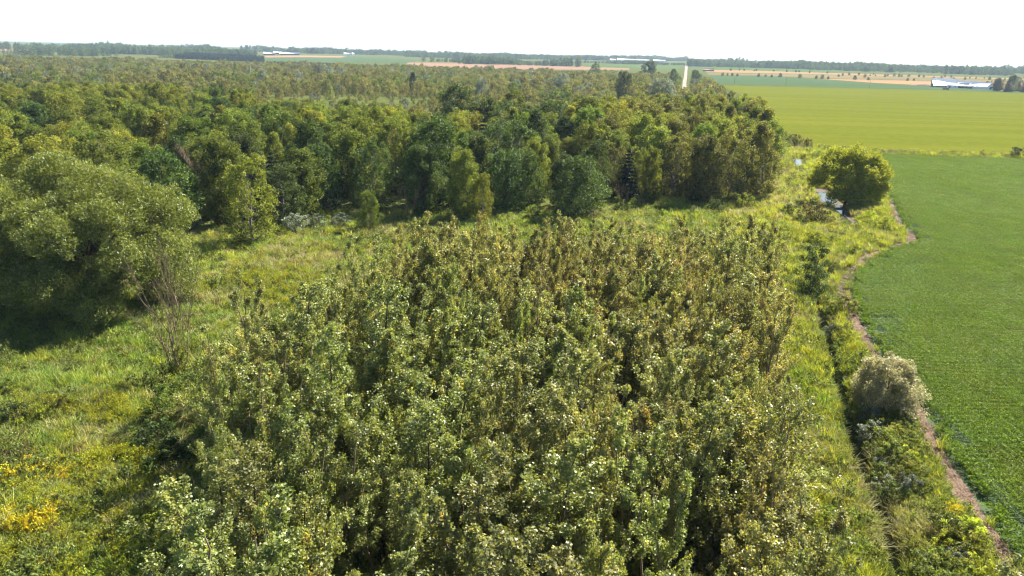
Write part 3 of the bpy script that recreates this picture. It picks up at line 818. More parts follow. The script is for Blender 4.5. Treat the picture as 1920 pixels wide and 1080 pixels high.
for (px, py, s, p, lab) in ((1165, 392, .85, 3, 'brown dead shrub with bare twigs at the forest edge'), (768, 414, 1.15, 2, 'dead brown tree with hanging twigs at the dark forest edge'), (530, 330, 1.3, 3, 'fallen looking dead brown branches inside the forest canopy'), (930, 300, 1.5, 0, 'whitish dead tree poking through the forest canopy'), (400, 400, 1.5, 1, 'thin bare trunk standing at the forest edge above the willow')):
    x, y = ground_at(px, max(py, 385))
    if py < 385:
        x, y = ground_at(px, py + 60)
    t = empty('dead_tree', (x, y, tz(x, y)), px * .3, (s, s, s)); tag(t, lab, 'dead tree')
    put('branches', BARE[p], t, M['palebark'] if px == 930 else None)

# ------------------------------------------------------------------ the forest behind the meadow
rng = np.random.default_rng(33)
pts = []
cell = {}


def try_add(x, y, dmin, rec):
    c = 12.0
    i, j = int(x // c), int(y // c)
    for a in (-1, 0, 1):
        for b in (-1, 0, 1):
            for (u, v) in cell.get((i + a, j + b), ()):
                if (u - x) ** 2 + (v - y) ** 2 < dmin * dmin:
                    return False
    cell.setdefault((i, j), []).append((x, y)); pts.append(rec)
    return True


taken = [(o.location.x, o.location.y) for o in COL.objects if o.name.startswith(('forest_tree', 'tall_tree', 'creekside', 'willow_tree'))]
for (u, v) in taken:
    cell.setdefault((int(u // 12), int(v // 12)), []).append((u, v))
C = np.concatenate([np.column_stack([rng.uniform(-420, 120, 9000), rng.uniform(95, 420, 9000)]), np.column_stack([rng.uniform(-1100, 320, 26000), rng.uniform(380, 1230, 26000)])])
ok = inside(C[:, 0], C[:, 1], FOREST) & (C[:, 0] > -.78 * C[:, 1] - 25)
C = C[ok]
n1, n2, n3 = vnoise(C[:, 0], C[:, 1], 45, 7), vnoise(C[:, 0], C[:, 1], 30, 8), vnoise(C[:, 0], C[:, 1], 90, 9)
for (x, y), a, b, c in zip(C, n1, n2, n3):
    r = math.hypot(x, y); s = x / y
    deep = 215 + 30 * (a - .5)
    if s < -.15:
        deep = 215 + (-.15 - s) * 520
    if s > -.02:
        deep = 240 + (s + .02) * 450
    inclear = ((x + 100) / 50) ** 2 + ((y - 440) / 85) ** 2 < 1
    if inclear and b < .22:
        continue
    if y > 640 and abs(x - .2227 * y) < 7 + (y - 640) * .006:
        continue
    tall = r < deep
    dm = 4.4 + 1.8 * b if tall else 5.6 + 1.8 * b
    try_add(x, y, dm, (x, y, r, tall and not inclear, a, b, -1 if inclear else c, s))
print('forest', len(pts))
talls = sorted([p for p in pts if p[3]], key=lambda p: p[2])
lows = [p for p in pts if not p[3]]
NI = 290


def forest_style(p):
    x, y, r, tall, a, b, c, s = p
    k = rng.random() + (a - .5) * 1.2
    if s > .12 and r < 330:
        m = 'brown' if k > .72 else ('olive' if k > .3 else 'green')
    elif s > -.1:
        m = 'brown' if k > 1.05 else ('olive' if k > .55 else ('green' if k > .2 else 'dark'))
    else:
        m = 'olive' if k > .68 else ('green' if k > .18 else 'dark')
    h = rng.uniform(11.5, 18.0) + 3.0 * (b - .5)
    if s < -.3:
        h -= 1.5
    cap = 30 - r * .047
    if -.36 < s < -.05 and r > 150:
        cap = 30 - r * .066
    return m, max(6.0, min(h, cap))


TONE = {'olive': 'olive', 'green': 'mid green', 'dark': 'dark green', 'brown': 'bronze tinged', 'yellow': 'yellow green'}
rest = []
_t = np.array([p[:2] for p in talls[:NI]])
_r = np.minimum(np.floor(pdist(_t[:, 0], _t[:, 1], FOREST[1:20]) / 7), 12).astype(int)
_s = [('beyond the willow' if p[7] < -.42 else ('beyond the meadow' if p[7] < -.1 else ('beyond the grove' if p[7] < .17 else 'towards the creek'))) for p in talls[:NI]]
where = [(int(_r[i]), sum(1 for j in range(len(_t)) if _r[j] == _r[i] and _s[j] == _s[i] and _t[j, 0] / _t[j, 1] < _t[i, 0] / _t[i, 1]), _s[i]) for i in range(len(_t))]
for i, p in enumerate(talls):
    x, y, r = p[:3]
    m, h = forest_style(p)
    if i < NI:
        if rng.random() < .07:
            proto, m, tone, kind = CONE[rng.integers(3)], None, 'dark pointed', 'conifer'
        else:
            proto, tone, kind = (BROAD[rng.integers(8)] if rng.random() < .72 else ROUND[rng.integers(3)]), TONE[m], 'broadleaf tree'
        row, k, side = where[i]
        lab = '%s %s, %s from the left in the %s forest row %s' % (tone, kind, ORD[k], ORD[row], side)
        h0 = 12.6 if proto in ROUND or kind[0] != 'b' else 16.0
        s = h / h0 * (1 if kind[0] == 'b' else .85)
        plant_tree('forest_tree' if kind[0] == 'b' else 'conifer_tree', proto, x, y, lab, 'tree', 'forest trees %s' % side, rng.uniform(0, 6.28), s, s * rng.uniform(.95, 1.3) * (.8 if proto in ROUND else 1), m)
    else:
        rest.append((x, y, h, m))
for m in ('olive', 'green', 'dark', 'brown'):
    Q = [q_ for q_ in rest if q_[3] == m]
    if not Q:
        continue
    Q = np.array([q_[:3] for q_ in Q], float)
    rot, sc_ = rand_rs(rng, len(Q), .95, 1.15, .03)
    sc_ = sc_ * (Q[:, 2:3] / 16.0)
    scatter('%s_woodland' % {'olive': 'olive', 'green': 'green', 'dark': 'dark', 'brown': 'bronze'}[m], np.column_stack([Q[:, :2], terrain(Q[:, 0], Q[:, 1])]), [b[1] for b in BROAD], rng.integers(0, 8, len(Q)), rot, sc_, '%s mass of forest crowns behind the nearer trees' % TONE[m], 'woods', M[m])
Q = np.array([(p[0], p[1], p[4], p[5], p[6]) for p in lows])
kk = rng.random(len(Q)) + (Q[:, 2] - .5) * .9
for nm, lo, hi, mt, lab in (('green_scrub', -9, .22, 'green', 'green low woods scattered through the brown scrub'), ('silver_scrub', .22, .30, 'silver', 'grey willows scattered through the brown scrub'), ('brown_scrub', .30, 9, 'scrub', 'wide brownish low scrub woods behind the forest')):
    S = Q[(kk > lo) & (kk <= hi)]
    rot, sc_ = rand_rs(rng, len(S), .6, 1.2, .03)
    r = np.hypot(S[:, 0], S[:, 1])
    sc_ *= (.75 + .25 * smooth(350, 600, r))[:, None] * (.7 + .65 * vnoise(S[:, 0], S[:, 1], 22, 50))[:, None] * np.where(S[:, 4] < 0, .38, 1)[:, None]
    scatter(nm, np.column_stack([S[:, :2], terrain(S[:, 0], S[:, 1])]), [b[1] for b in LOW], rng.integers(0, 5, len(S)), rot, sc_, lab, 'scrub', M[mt])

# ------------------------------------------------------------------ far woods, plantations and field shrubs


def far_wood(name, bands, protos, mat, label, lo=.8, hi=1.15, seed=1, gaps=.3):
    """a wood of trees filling bands: (px0, px1, py_front, depth m, spacing m)"""
    rg = np.random.default_rng(seed)
    P = []
    for (x0, x1, y0, y1, depth, sp) in bands:
        a, b = ground_at(x0, y0), ground_at(x1, y1)
        L = math.hypot(b[0] - a[0], b[1] - a[1]); n = int(L * depth / sp ** 2)
        t = rg.random(n); d = rg.random(n) * depth
        X = a[0] + (b[0] - a[0]) * t; Y = a[1] + (b[1] - a[1]) * t
        r = np.hypot(X, Y); X = X * (1 + d / r); Y = Y * (1 + d / r)
        P.append(np.column_stack([X, Y]))
    P = np.concatenate(P)
    if gaps:
        P = P[vnoise(P[:, 0], P[:, 1], 170, seed) > gaps]
    rot, sc_ = rand_rs(rg, len(P), lo, hi, .02)
    sc_ *= (.5 + .95 * vnoise(P[:, 0], P[:, 1], 130, seed + 5))[:, None]
    return scatter(name, np.column_stack([P, terrain(P[:, 0], P[:, 1]) - .3]), protos, rg.integers(0, len(protos), len(P)), rot, sc_, label, 'woods', mat)


fc = [p[1] for p in FAR]
far_wood('horizon_woods', [(-150, 480, 90, 101, 420, 19), (440, 800, 98, 105.5, 600, 17), (760, 1290, 108, 115.5, 600, 17), (1290, 1620, 121.5, 132, 420, 15), (1600, 2100, 131, 143, 400, 15)], fc, M['farwood'], 'hazy blue woods along the whole horizon', .7, 1.25, 3, .44)
far_wood('middle_woods', [(792, 968, 119, 121.5, 260, 12), (960, 1090, 122, 125.5, 150, 13), (1290, 1500, 124.5, 129.5, 160, 13), (1490, 1900, 130, 142.5, 180, 15), (200, 480, 101, 107, 250, 14), (60, 330, 98, 104, 160, 16), (-160, 190, 101, 106, 130, 17), (150, 345, 105, 110, 130, 16)], fc, M['farwood'], 'dark woodlots standing between the far fields', .8, 1.1, 4)
far_wood('roadside_woods', [(1085, 1284, 118.5, 122.5, 140, 10)], fc, M['farwood'], 'low dark woods between the white greenhouses and the gravel road', .4, .62, 8, .25)
cc = [p[1] for p in CONEFAR]
far_wood('spruce_plantation', [(330, 495, 110, 117, 320, 6.0)], cc, M['conifer'], 'dark green spruce plantation block beyond the scrub', .9, 1.15, 5, 0)
far_wood('young_spruce_plantation', [(500, 645, 124, 128, 60, 5.0), (640, 900, 128, 135, 40, 7)], cc, M['conifer'], 'thin band of young spruces in front of the farm field', .5, .75, 6)

FS = [(x, y) for x, y in ((1370, 132.5), (1386, 132), (1395, 132.5), (1414, 133.5), (1418, 133), (1451, 134), (1475, 135), (1492, 135.5), (1498, 135.5), (1518, 136.5), (1551, 137.5),
                           (1355, 142), (1364, 142), (1373, 142.5), (1382, 143), (1422, 144), (1435, 144), (1447, 145), (1463, 145), (1500, 146.5), (1530, 147.5), (1541, 148), (1552, 148.5),
                           (1603, 149.5), (1628, 150.5), (1702, 151.5), (1713, 151.5), (1638, 140), (1664, 142.5), (1705, 143.5), (1760, 150.5), (1793, 152))]
rng = np.random.default_rng(51)
for i, (px, py) in enumerate(FS):
    x, y = ground_at(px, py)
    near = py > 140.9
    big = px in (1603, 1463, 1500, 1541)
    s = (rng.uniform(.34, .5) if not big else .62)
    lab = ('large dark round shrub on the line between bluish crop and pasture' if big else 'small dark shrub on the line between bluish crop and pasture') if near else 'small dark shrub on the far stubble field line'
    n_ = sum(1 for q_ in FS if (q_[1] > 140.9) == near and q_[0] <= px)
    lab += ', %s from the road' % ORD[n_ - 1]
    plant_tree('field_shrub', ROUND[i % 3], x, y, lab, 'shrub', 'shrubs on the far field lines', i, s, s * 1.3, 'dark', ('stem', 'crown'))
for i in range(30):
    px = 1570 + i * 12.5 + rng.normal(0, 3); py = 141.5 + (px - 1570) * .026 + rng.normal(0, 1.3)
    x, y = ground_at(px, py)
    s = rng.uniform(.28, .6)
    plant_tree('pasture_shrub', ROUND[i % 3], x, y, 'scattered bush in the rough pasture behind the white farm, %s from the road' % ORD[i], 'bush', 'bushes scattered in the rough pasture', i, s, s * 1.2, ('dark', 'brown', 'green')[i % 3], ('stem', 'crown'))
SPR = [(1868, 171, 17), (1878, 169, 13), (1888, 172, 20), (1898, 172.5, 22), (1908, 171, 15), (1918, 173, 19), (1850, 165, 10), (1857, 165, 12), (1930, 173, 17), (1903, 168, 18)]
for i, (px, py, h) in enumerate(SPR):
    x, y = ground_at(px, py)
    plant_tree('farm_tree', CONE[i % 3] if i % 3 else BROAD[i % 8], x, y, 'dark windbreak tree beside the white farm, %s from the farm' % ORD[sum(1 for q_ in SPR if q_[0] < px)], 'tree', 'windbreak trees at the white farm', i, h / (12 if i % 3 else 16), h / 12 * 1.15, 'conifer' if i % 3 else 'dark')


# ------------------------------------------------------------------ buildings
def gable(name, label, cat, x, y, rz, L, W, hw, hr, wall, roof, doors=(), windows=(), group=None, z=None, over=.5):
    """gabled shed, ridge along local x: walls, two roof slopes, doors (side, centre, width, height)"""
    t = empty(name, (x, y, tz(x, y) if z is None else z), rz); tag(t, label, cat, group)
    g = Geo()
    a, b = L / 2, W / 2
    g.add([(-a, -b, -1), (a, -b, -1), (a, -b, hw), (-a, -b, hw)], [(0, 1, 2, 3)])
    g.add([(a, b, -1), (-a, b, -1), (-a, b, hw), (a, b, hw)], [(0, 1, 2, 3)])
    for s in (-1, 1):
        g.add([(s * a, -b, -1), (s * a, b, -1), (s * a, b, hw), (s * a, -b, hw)], [(0, 1, 2, 3)])
        g.add([(s * a, -b, hw), (s * a, b, hw), (s * a, .01, hr), (s * a, -.01, hr)], [(0, 1, 2, 3)])
    put('wall', g.mesh('wall', M[wall]), t)
    th = .25
    for s in (-1, 1):
        r = Geo()
        k = (hr - hw) / b
        e = over
        y0, z0 = s * (b + e), hw - k * e
        v = [(-a - e, y0, z0), (a + e, y0, z0), (a + e, 0, hr + .02), (-a - e, 0, hr + .02)]
        v += [(p, q_, w + th) for p, q_, w in v]
        r.add(v, [(0, 1, 2, 3), (7, 6, 5, 4), (0, 1, 5, 4), (1, 2, 6, 5), (2, 3, 7, 6), (3, 0, 4, 7)])
        put('roof', r.mesh('roof', M[roof]), t)
    for (side, c, w, h) in doors:
        d = Geo()
        if side in ('front', 'back'):
            d.box((c, (-b - .06) if side == 'front' else (b + .06), h / 2), (w, .12, h))
        else:
            d.box(((a + .06) if side == 'end' else (-a - .06), c, h / 2), (.12, w, h))
        put('door', d.mesh('door', M['doordark']), t)
    for (side, c, w, h, zz) in windows:
        d = Geo()
        if side == 'front':
            d.box((c, -b - .05, zz), (w, .1, h))
        else:
            d.box(((a + .05) if side == 'end' else (-a - .05), c, zz), (.1, w, h))
        put('window', d.mesh('window', M['doordark']), t)
    return t


fx, fy = ground_at(1797, 165.5)
fd = Vector((fx, fy)).normalized(); rt = Vector((fd.y, -fd.x))
frz = math.atan2(rt.y, rt.x)


def farm(u, v):
    p = Vector((fx, fy)) + rt * u + fd * v
    return p.x, p.y


x, y = farm(-19, 26); gable('old_barn', 'large weathered barn with white roof and dark gable end', 'barn', x, y, frz + .16, 32, 13, 5.5, 12, 'redwall', 'whiteroof', [('left', 0, 4, 4.5)], [('left', 0, 1.5, 1.5, 8)])
x, y = farm(-20, 13); gable('barn_leanto', 'low white roofed lean-to in front of the large barn', 'shed', x, y, frz + .16, 24, 9, 2.6, 5.2, 'darkwall', 'whiteroof', [('front', -4, 3, 2.2), ('front', 5, 3, 2.2)])
x, y = farm(-7.5, 1); gable('white_shed', 'small white shed with flat looking roof, before the barns', 'shed', x, y, frz, 14, 9, 4.0, 5.2, 'whitewall', 'whiteroof', [('front', -3.5, 2.5, 2.6)], [('front', 3, 1.5, 1.2, 2.2)])
x, y = farm(9, 30); gable('rear_barn', 'long white roofed barn behind the middle of the farm', 'barn', x, y, frz + .05, 30, 12, 4.5, 9.5, 'whitewall', 'whiteroof')
x, y = farm(6, 18); gable('grey_shed', 'grey roofed shed in the middle of the white farm', 'shed', x, y, frz + .05, 12, 8, 3.6, 7.0, 'darkwall', 'greyroof')
x, y = farm(7.5, 6); gable('machine_shed', 'open fronted shed with white roof and dark bays', 'shed', x, y, frz, 17, 8, 3.4, 4.6, 'darkwall', 'whiteroof', [('front', -5, 4, 2.8), ('front', 0, 4, 2.8), ('front', 5, 4, 2.8)])
x, y = farm(28, 2); gable('white_barn', 'bright white gabled barn at the drive end of the farm', 'barn', x, y, frz - .75, 28, 14, 4.0, 9.0, 'whitewall', 'whiteroof', [('end', 0, 4, 3.6)], [('end', 0, 1.2, 1.2, 6.3)])
ribbon('farm_drive', [farm(18, -12), farm(40, -13), farm(62, -19), farm(85, -27)], [6, 8, 8, 7], M['gravel'], .25)

# manure heap and wagon by the farm
rng = np.random.default_rng(61)
hx, hy = ground_at(1733, 161)
n_r, n_a = 9, 30
g = Geo(); V = []
for i in range(n_r):
    for j in range(n_a):
        a_ = j * 2 * PI / n_a; q_ = i / (n_r - 1)
        V.append((math.cos(a_) * 19 * q_ * (1 + .1 * math.sin(3 * a_)), math.sin(a_) * 7 * q_, 3.0 * (1 - q_ ** 1.6) * (1 + .25 * rng.normal() * q_ * (1 - q_)) - (.3 if i == n_r - 1 else 0)))
g.add(V, [(i * n_a + j, i * n_a + (j + 1) % n_a, (i + 1) * n_a + (j + 1) % n_a, (i + 1) * n_a + j) for i in range(n_r - 1) for j in range(n_a)])
tag(put('manure_heap', g.mesh('manure_heap', M['manure'], True), None, None, (hx, hy, tz(hx, hy))), 'long brown manure heap lying beside the white farm', 'heap').rotation_euler = (0, 0, frz)
wx_, wy_ = ground_at(1773, 169.6)
t = tag(empty('hay_wagon', (wx_, wy_, tz(wx_, wy_)), frz), 'rusty red wagon loaded low, parked before the white farm', 'wagon')
g = Geo(); g.box((0, 0, 1.1), (7.5, 2.6, .3)); put('deck', g.mesh('deck', M['wood']), t)
g = Geo(); g.box((0, 0, 2.1), (7.2, 2.5, 1.68)); put('load', g.mesh('load', M['rustred']), t)
for sx in (-2.6, 2.6):
    for sy in (-1.1, 1.1):
        g = Geo(); g.tube([(sx, sy - .15, .5), (sx, sy, .5), (sx, sy + .15, .5)], [.5, .52, .5], 12); put('wheel', g.mesh('wheel', M['rubber']), t)

FARB = [  # px, py, length, width, wall height, ridge, wall, roof, turn, label
    (505, 103.5, 34, 14, 5, 9, 'brownwall', 'whiteroof', .1, 'white roofed barn at the left end of the far left farm'),
    (521, 101.5, 28, 13, 5, 9.5, 'darkwall', 'whiteroof', .1, 'middle barn of the far left farm, set behind the others'),
    (543, 103.3, 62, 15, 4.5, 9, 'darkwall', 'whiteroof', -.05, 'longest white roofed barn of the far left farm'),
    (561, 103.2, 6, 6, 5, 8, 'whitewall', 'whiteroof', 0, 'tiny white hut at the end of the longest far left barn'),
    (211, 95.5, 24, 14, 5, 9, 'brownwall', 'whiteroof', .2, 'lone white roofed barn among trees far across the scrub'),
    (652, 103.6, 26, 14, 5, 9, 'whitewall', 'whiteroof', 0, 'small pale barn on the horizon right of the far left farm'),
    (663, 103.8, 10, 10, 6, 10, 'whitewall', 'whiteroof', 0, 'small pale hut beside the pale barn on the horizon'),
    (1149, 114.5, 26, 20, 6, 9, 'whitewall', 'whiteroof', .1, 'small pale building left of the long white greenhouses'),
    (1176, 114.8, 88, 30, 6, 11, 'whitewall', 'whiteroof', 0, 'longest white greenhouse on the horizon'),
    (1205, 115.5, 56, 26, 6, 10, 'whitewall', 'whiteroof', 0, 'white greenhouse between the longest one and the tree pair'),
    (1236, 116.5, 50, 26, 6, 10, 'whitewall', 'whiteroof', 0, 'white greenhouse nearest the gravel road'),
    (1328, 133.6, 27, 12, 3.5, 6, 'brownwall', 'brownwall', 0, 'long dark brown shed beside the gravel road fields'),
]
for (px, py, L, W, hw, hr, wl, rf, tn, lab) in FARB:
    x, y = ground_at(px, py)
    gable('barn' if px < 1000 or px > 1300 else 'greenhouse', lab, 'barn' if px < 1000 or px > 1300 else 'greenhouse', x, y, math.atan2(-x, y) + tn, L, W, hw, hr, wl, rf)

for i, (px, py) in enumerate(((1376, 159), (1473, 161), (1630, 165.5))):
    x, y = ground_at(px, py)
    t = tag(empty('utility_pole', (x, y, tz(x, y)), .6), 'thin utility pole in the bluish crop, %s' % ('nearest the road', 'middle of the three', 'nearest the farm')[i], 'pole')
    g = Geo(); g.tube([(0, 0, -.3), (0, 0, 5), (0, 0, 10.5)], [.17, .15, .11], 8); put('post', g.mesh('post', M['wood']), t)
    g = Geo(); g.box((0, .12, 9.6), (2.4, .12, .14)); put('crossarm', g.mesh('crossarm', M['wood']), t)

# ------------------------------------------------------------------ crops


def leaf_patch(seed, size, dens, leaf, h, mat, aspect=.8, up=1.1):
    rg = np.random.default_rng(seed)
    n = int(size * size * dens)
    c = np.column_stack([rg.uniform(-size / 2, size / 2, (n, 2)), h * (1 - .45 * rg.random(n) ** 2)])
    c[:, 2] += .09 * np.sin(c[:, 0] * 2 * PI / size * 4)
    g = Geo(); leaves(g, rg, c, leaf * .3, 1, leaf, aspect, up, 0, 1, 0, tint=rg.normal(.45, .2, n))
    return g.mesh('crop_patch', mat)


SP = [leaf_patch(900 + i, 3.0, 210, .115, .82, M['soy']) for i in range(4)]
gx_, gy_ = np.meshgrid(np.arange(20, 340, 2.8), np.arange(20, 250, 2.8))
P = np.column_stack([gx_.ravel(), gy_.ravel()]) + R0.normal(0, .2, (gx_.size, 2))
P = P[inside(P[:, 0], P[:, 1], SOY) & (P[:, 0] < P[:, 1] * .80 + 10)]
de = pdist(P[:, 0], P[:, 1], SOY_EDGE + [(330, 245)])
P = P[de > 1.0]
n = len(P)
rot = np.column_stack([np.zeros(n), np.zeros(n), R0.integers(0, 4, n) * PI / 2]); hv = .88 + .3 * vnoise(P[:, 0], P[:, 1], 14, 3)
hv *= np.where(pdist(P[:, 0], P[:, 1], [ground_at(1900, 480), ground_at(1886, 520), ground_at(1890, 570), ground_at(1903, 610), ground_at(1935, 660)]) < .9, .84, 1)
hv *= 1 - .35 * np.exp(-((P[:, 0] - 44.5) / 3) ** 2 - ((P[:, 1] - 82) / 1.2) ** 2)
scatter('soybean_plants', np.column_stack([P, np.full(n, .02)]), SP, R0.integers(0, 4, n), rot, np.column_stack([np.ones(n), np.ones(n), hv]), 'dense dark green soybean canopy of the near field', 'crop')
# ragged edge plants
E_ = []
for (a, b) in zip(SOY_EDGE[:-1], SOY_EDGE[1:]):
    L = math.hypot(b[0] - a[0], b[1] - a[1])
    for k in range(int(L / .35)):
        t_ = R0.random(); E_.append((a[0] + (b[0] - a[0]) * t_ + R0.uniform(.35, 1.5), a[1] + (b[1] - a[1]) * t_ + R0.normal(0, .2)))
E_ = np.array(E_)
SB = []
for i in range(3):
    rg = np.random.default_rng(950 + i); g = Geo()
    leaves(g, rg, rg.normal(0, .16, (26, 3)) * [1, 1, .9] + [0, 0, .45], .16, 3, .12, .8, .9, 0, 1, .3)
    SB.append(g.mesh('soy_plant', M['soy']))
rot, sc_ = rand_rs(R0, len(E_), .85, 1.25, .08)
scatter('soybean_edge_plants', np.column_stack([E_, np.full(len(E_), .02)]), SB, R0.integers(0, 3, len(E_)), rot, sc_, 'ragged outer row of soybean plants along the dirt strip', 'crop')


def blades(seed, n, h, w, lean, mat, spread=.25, tint=None, wide=.5):
    rg = np.random.default_rng(seed)
    az = rg.uniform(0, 2 * PI, n); q_ = spread * np.sqrt(rg.random(n)); aa = rg.uniform(0, 2 * PI, n)
    p = np.column_stack([np.cos(aa) * q_, np.sin(aa) * q_, np.zeros(n)])
    H_ = h * rg.uniform(.6, 1.15, n); ln = H_ * np.abs(rg.normal(lean, lean * .5, n))
    d = np.column_stack([np.cos(az), np.sin(az), 0 * az]); s = np.column_stack([-np.sin(az + .6), np.cos(az + .6), 0 * az])
    m = p + d * (ln * .35)[:, None] + np.column_stack([0 * az, 0 * az, H_ * .65]); tp = p + d * ln[:, None] + np.column_stack([0 * az, 0 * az, H_])
    g = Geo()
    v = np.stack([p - s * w * .35, p + s * w * .35, m + s * w * .5, m - s * w * .5, m - s * w * .5, m + s * w * .5, tp + s * w * .12, tp - s * w * .12], 1)
    f = (np.arange(n)[:, None] * 8 + np.array([[0, 1, 2, 3, 4, 5, 6, 7]])).reshape(-1, 4)
    t = np.repeat(np.clip(rg.normal(.5, .22, n), 0, 1), 8)
    g.add(v, f, t)
    return g


GR = [blades(1000 + i, 46, .62, .035, .55, None, .34).mesh('grass_tuft', M['grass']) for i in range(3)]
LI = [blades(1010 + i, 46, .72, .035, .5, None, .34).mesh('lime_tuft', M['lime']) for i in range(3)]
PA = [blades(1020 + i, 46, .66, .03, .9, None, .38).mesh('dry_tuft', M['pale']) for i in range(3)]
ST = [blades(1030 + i, 40, .16, .03, 2.2, None, .45).mesh('straw_tuft', M['straw']) for i in range(3)]
RU = [blades(1040 + i, 34, .75, .03, .35, None, .30).mesh('rust_tuft', M['rust']) for i in range(3)]
GO, AM, FO = [], [], []
for i in range(3):
    for lst, mt, sd in ((GO, 'golden', 1050), (AM, 'amber', 1060)):
        rg = np.random.default_rng(sd + i); g = blades(sd + i, 30, .75, .04, .3, None, .34)
        g.t = [np.clip(t_ * .6, 0, .42) for t_ in g.t]
        q_ = rg.normal(0, .2, (12, 3)); q_[:, 2] = rg.uniform(.7, 1.05, 12)
        leaves(g, rg, q_, .11, 9, .085, .7, .5, 0, 1.1, .2, tint=np.full(12, .8), spread=.12)
        lst.append(g.mesh('goldenrod_clump', M[mt]))
    rg = np.random.default_rng(1070 + i); g = Geo()
    q_ = rg.normal(0, .24, (16, 3)); q_[:, 2] = rg.uniform(.15, .85, 16)
    leaves(g, rg, q_, .17, 12, .13, .55, .5, .1, 1.1, .2)
    FO.append(g.mesh('forb_clump', M['forb']))
CO = []
for i in range(2):
    g = blades(1080 + i, 22, 1.9, .10, .35, None, .3); CO.append(g.mesh('corn_plant', M['corn']))

# ------------------------------------------------------------------ meadow vegetation
rng = np.random.default_rng(71)
N = 170000
Y = 26 + 244 * rng.random(N) ** 1.7
X = rng.uniform(-1, 1, N) * (Y * .76 + 12)
keepp = ~inside(X, Y, SOY) & ~inside(X, Y, FIELD2)
keepp &= ~(inside(X, Y, FOREST) & (pdist(X, Y, FOREST[1:20]) > 5))
ingr = inside(X, Y, GROVE) & (pdist(X, Y, GROVE) > 3)
keepp &= ~(ingr & (rng.random(N) < .75))
keepp &= (pdist(X, Y, STRIP[2:]) > .5 + .8 * rng.random(N)) & (Y < 262)
keepp &= ~((X > 100) & (Y < 240))
dcr = pdist(X, Y, CREEK)
poolw = np.where(((Y > 158) & (Y < 182)) | ((Y > 216) & (Y < 243)), 2.6, .35) + np.where(Y < 163, 1.4, 0)
keepp &= dcr > poolw
keepp &= pdist(X, Y, DITCH) > .35 + .8 * vnoise(X, Y, 4, 60)
X, Y = X[keepp], Y[keepp]
Z = terrain(X, Y)
na, nb, nc, nd = vnoise(X, Y, 10, 11), vnoise(X, Y, 5, 12), vnoise(X, Y, 16, 13), vnoise(X, Y, 3, 14)


def blob(px, py, rx, ry):
    x, y = ground_at(px, py)
    return np.exp(-(((X - x) / rx) ** 2 + ((Y - y) / ry) ** 2))


right = smooth(0, 6, X - np.interp(Y, [20, 60, 95, 140], [14, 24, 33, 40]))
W = {}
W['grass'] = .95 + .9 * (nb - .5) + .5 * blob(60, 690, 10, 7) + .3 * blob(250, 760, 6, 5) - .35 * right
W['pale'] = .8 * blob(1420, 345, 14, 45) + .24 + 2.6 * np.clip(na - .50, 0, 1) + .7 * blob(420, 540, 6, 9) + .7 * blob(300, 800, 5, 3) + .5 * blob(600, 470, 12, 6) + .9 * blob(1380, 330, 18, 50) + .5 * blob(1600, 460, 9, 9) - .2 * right * (Y < 100) + .35 * blob(150, 790, 6, 4)
W['golden'] = 1.0 * blob(120, 985, 8, 5) * (nb > .52) + .2 * blob(120, 985, 8, 5) + .2 * np.clip(nc - .66, 0, 1) * 2 + 2.2 * blob(495, 525, 4.5, 6.5) + 1.8 * blob(560, 560, 3, 5) + 1.4 * blob(225, 790, 2.2, 2.2) + 1.0 * blob(230, 880, 4, 2.5) + .9 * blob(60, 780, 4, 2) + 1.2 * blob(160, 920, 5, 2.5) + 1.0 * blob(1530, 455, 4, 6) + .8 * blob(1650, 425, 3, 4)
W['amber'] = (3.0 * blob(105, 905, 1.9, 1.5) + 2.2 * blob(40, 985, 2.2, 1.1) + 1.6 * blob(255, 960, 1.2, .8) + 1.0 * blob(150, 1040, 4, 1.2)) * (nd > .5) + .6 * blob(150, 1040, 3, 1) * (nd > .6) + .8 * blob(1525, 945, .5, .6) + .8 * blob(1775, 970, .6, .7)
W['lime'] = .28 + 1.0 * right * (.5 + nb) + .5 * blob(450, 480, 14, 5) + 1.2 * blob(1480, 285, 9, 30) + .6 * blob(40, 960, 8, 5)
W['forb'] = .32 + 1.5 * np.clip(nd - .45, 0, 1) + .8 * blob(300, 830, 4, 4) + .12 * blob(100, 1000, 8, 5) + .5 * blob(1700, 900, 2.5, 10)
W['rust'] = .04 + .9 * blob(30, 860, 3, 1.6) + 1.0 * blob(135, 1010, 1.3, 1.0) + .6 * blob(150, 870, 3, 1) + 1.2 * blob(1575, 430, 7, 2.2) + 1.2 * blob(1640, 480, 4, 3) + .9 * blob(1600, 520, 2, 5) + .5 * blob(1670, 455, 3, 3) + .5 * (na > .72) * (nd > .5) + .6 * blob(1495, 335, 2.5, 12)
names = list(W)
Wm = np.clip(np.stack([W[k] for k in names], 1), 0, None) ** 1.4
cum = np.cumsum(Wm, 1) / Wm.sum(1)[:, None]
pick = (rng.random(len(X))[:, None] > cum).sum(1)
spec = {'grass': (GR, 'meadow_grass', 'green tufted grass covering the open meadow', .7, 1.35), 'pale': (PA, 'dry_meadow_grass', 'pale bleached grass in drifts across the meadow', .7, 1.25), 'golden': (GO, 'goldenrod', 'yellow green goldenrod patches in the meadow', .75, 1.25),
        'amber': (AM, 'flowering_goldenrod', 'bright golden flowering goldenrod patches near the grove', .8, 1.2), 'lime': (LI, 'lime_grass', 'lime green rank grass along the ditch and creek', .7, 1.4), 'forb': (FO, 'meadow_weeds', 'dark leafy weeds among the meadow grass', .6, 1.3), 'rust': (RU, 'rusty_weeds', 'rusty brown seeding weeds in patches', .7, 1.2)}
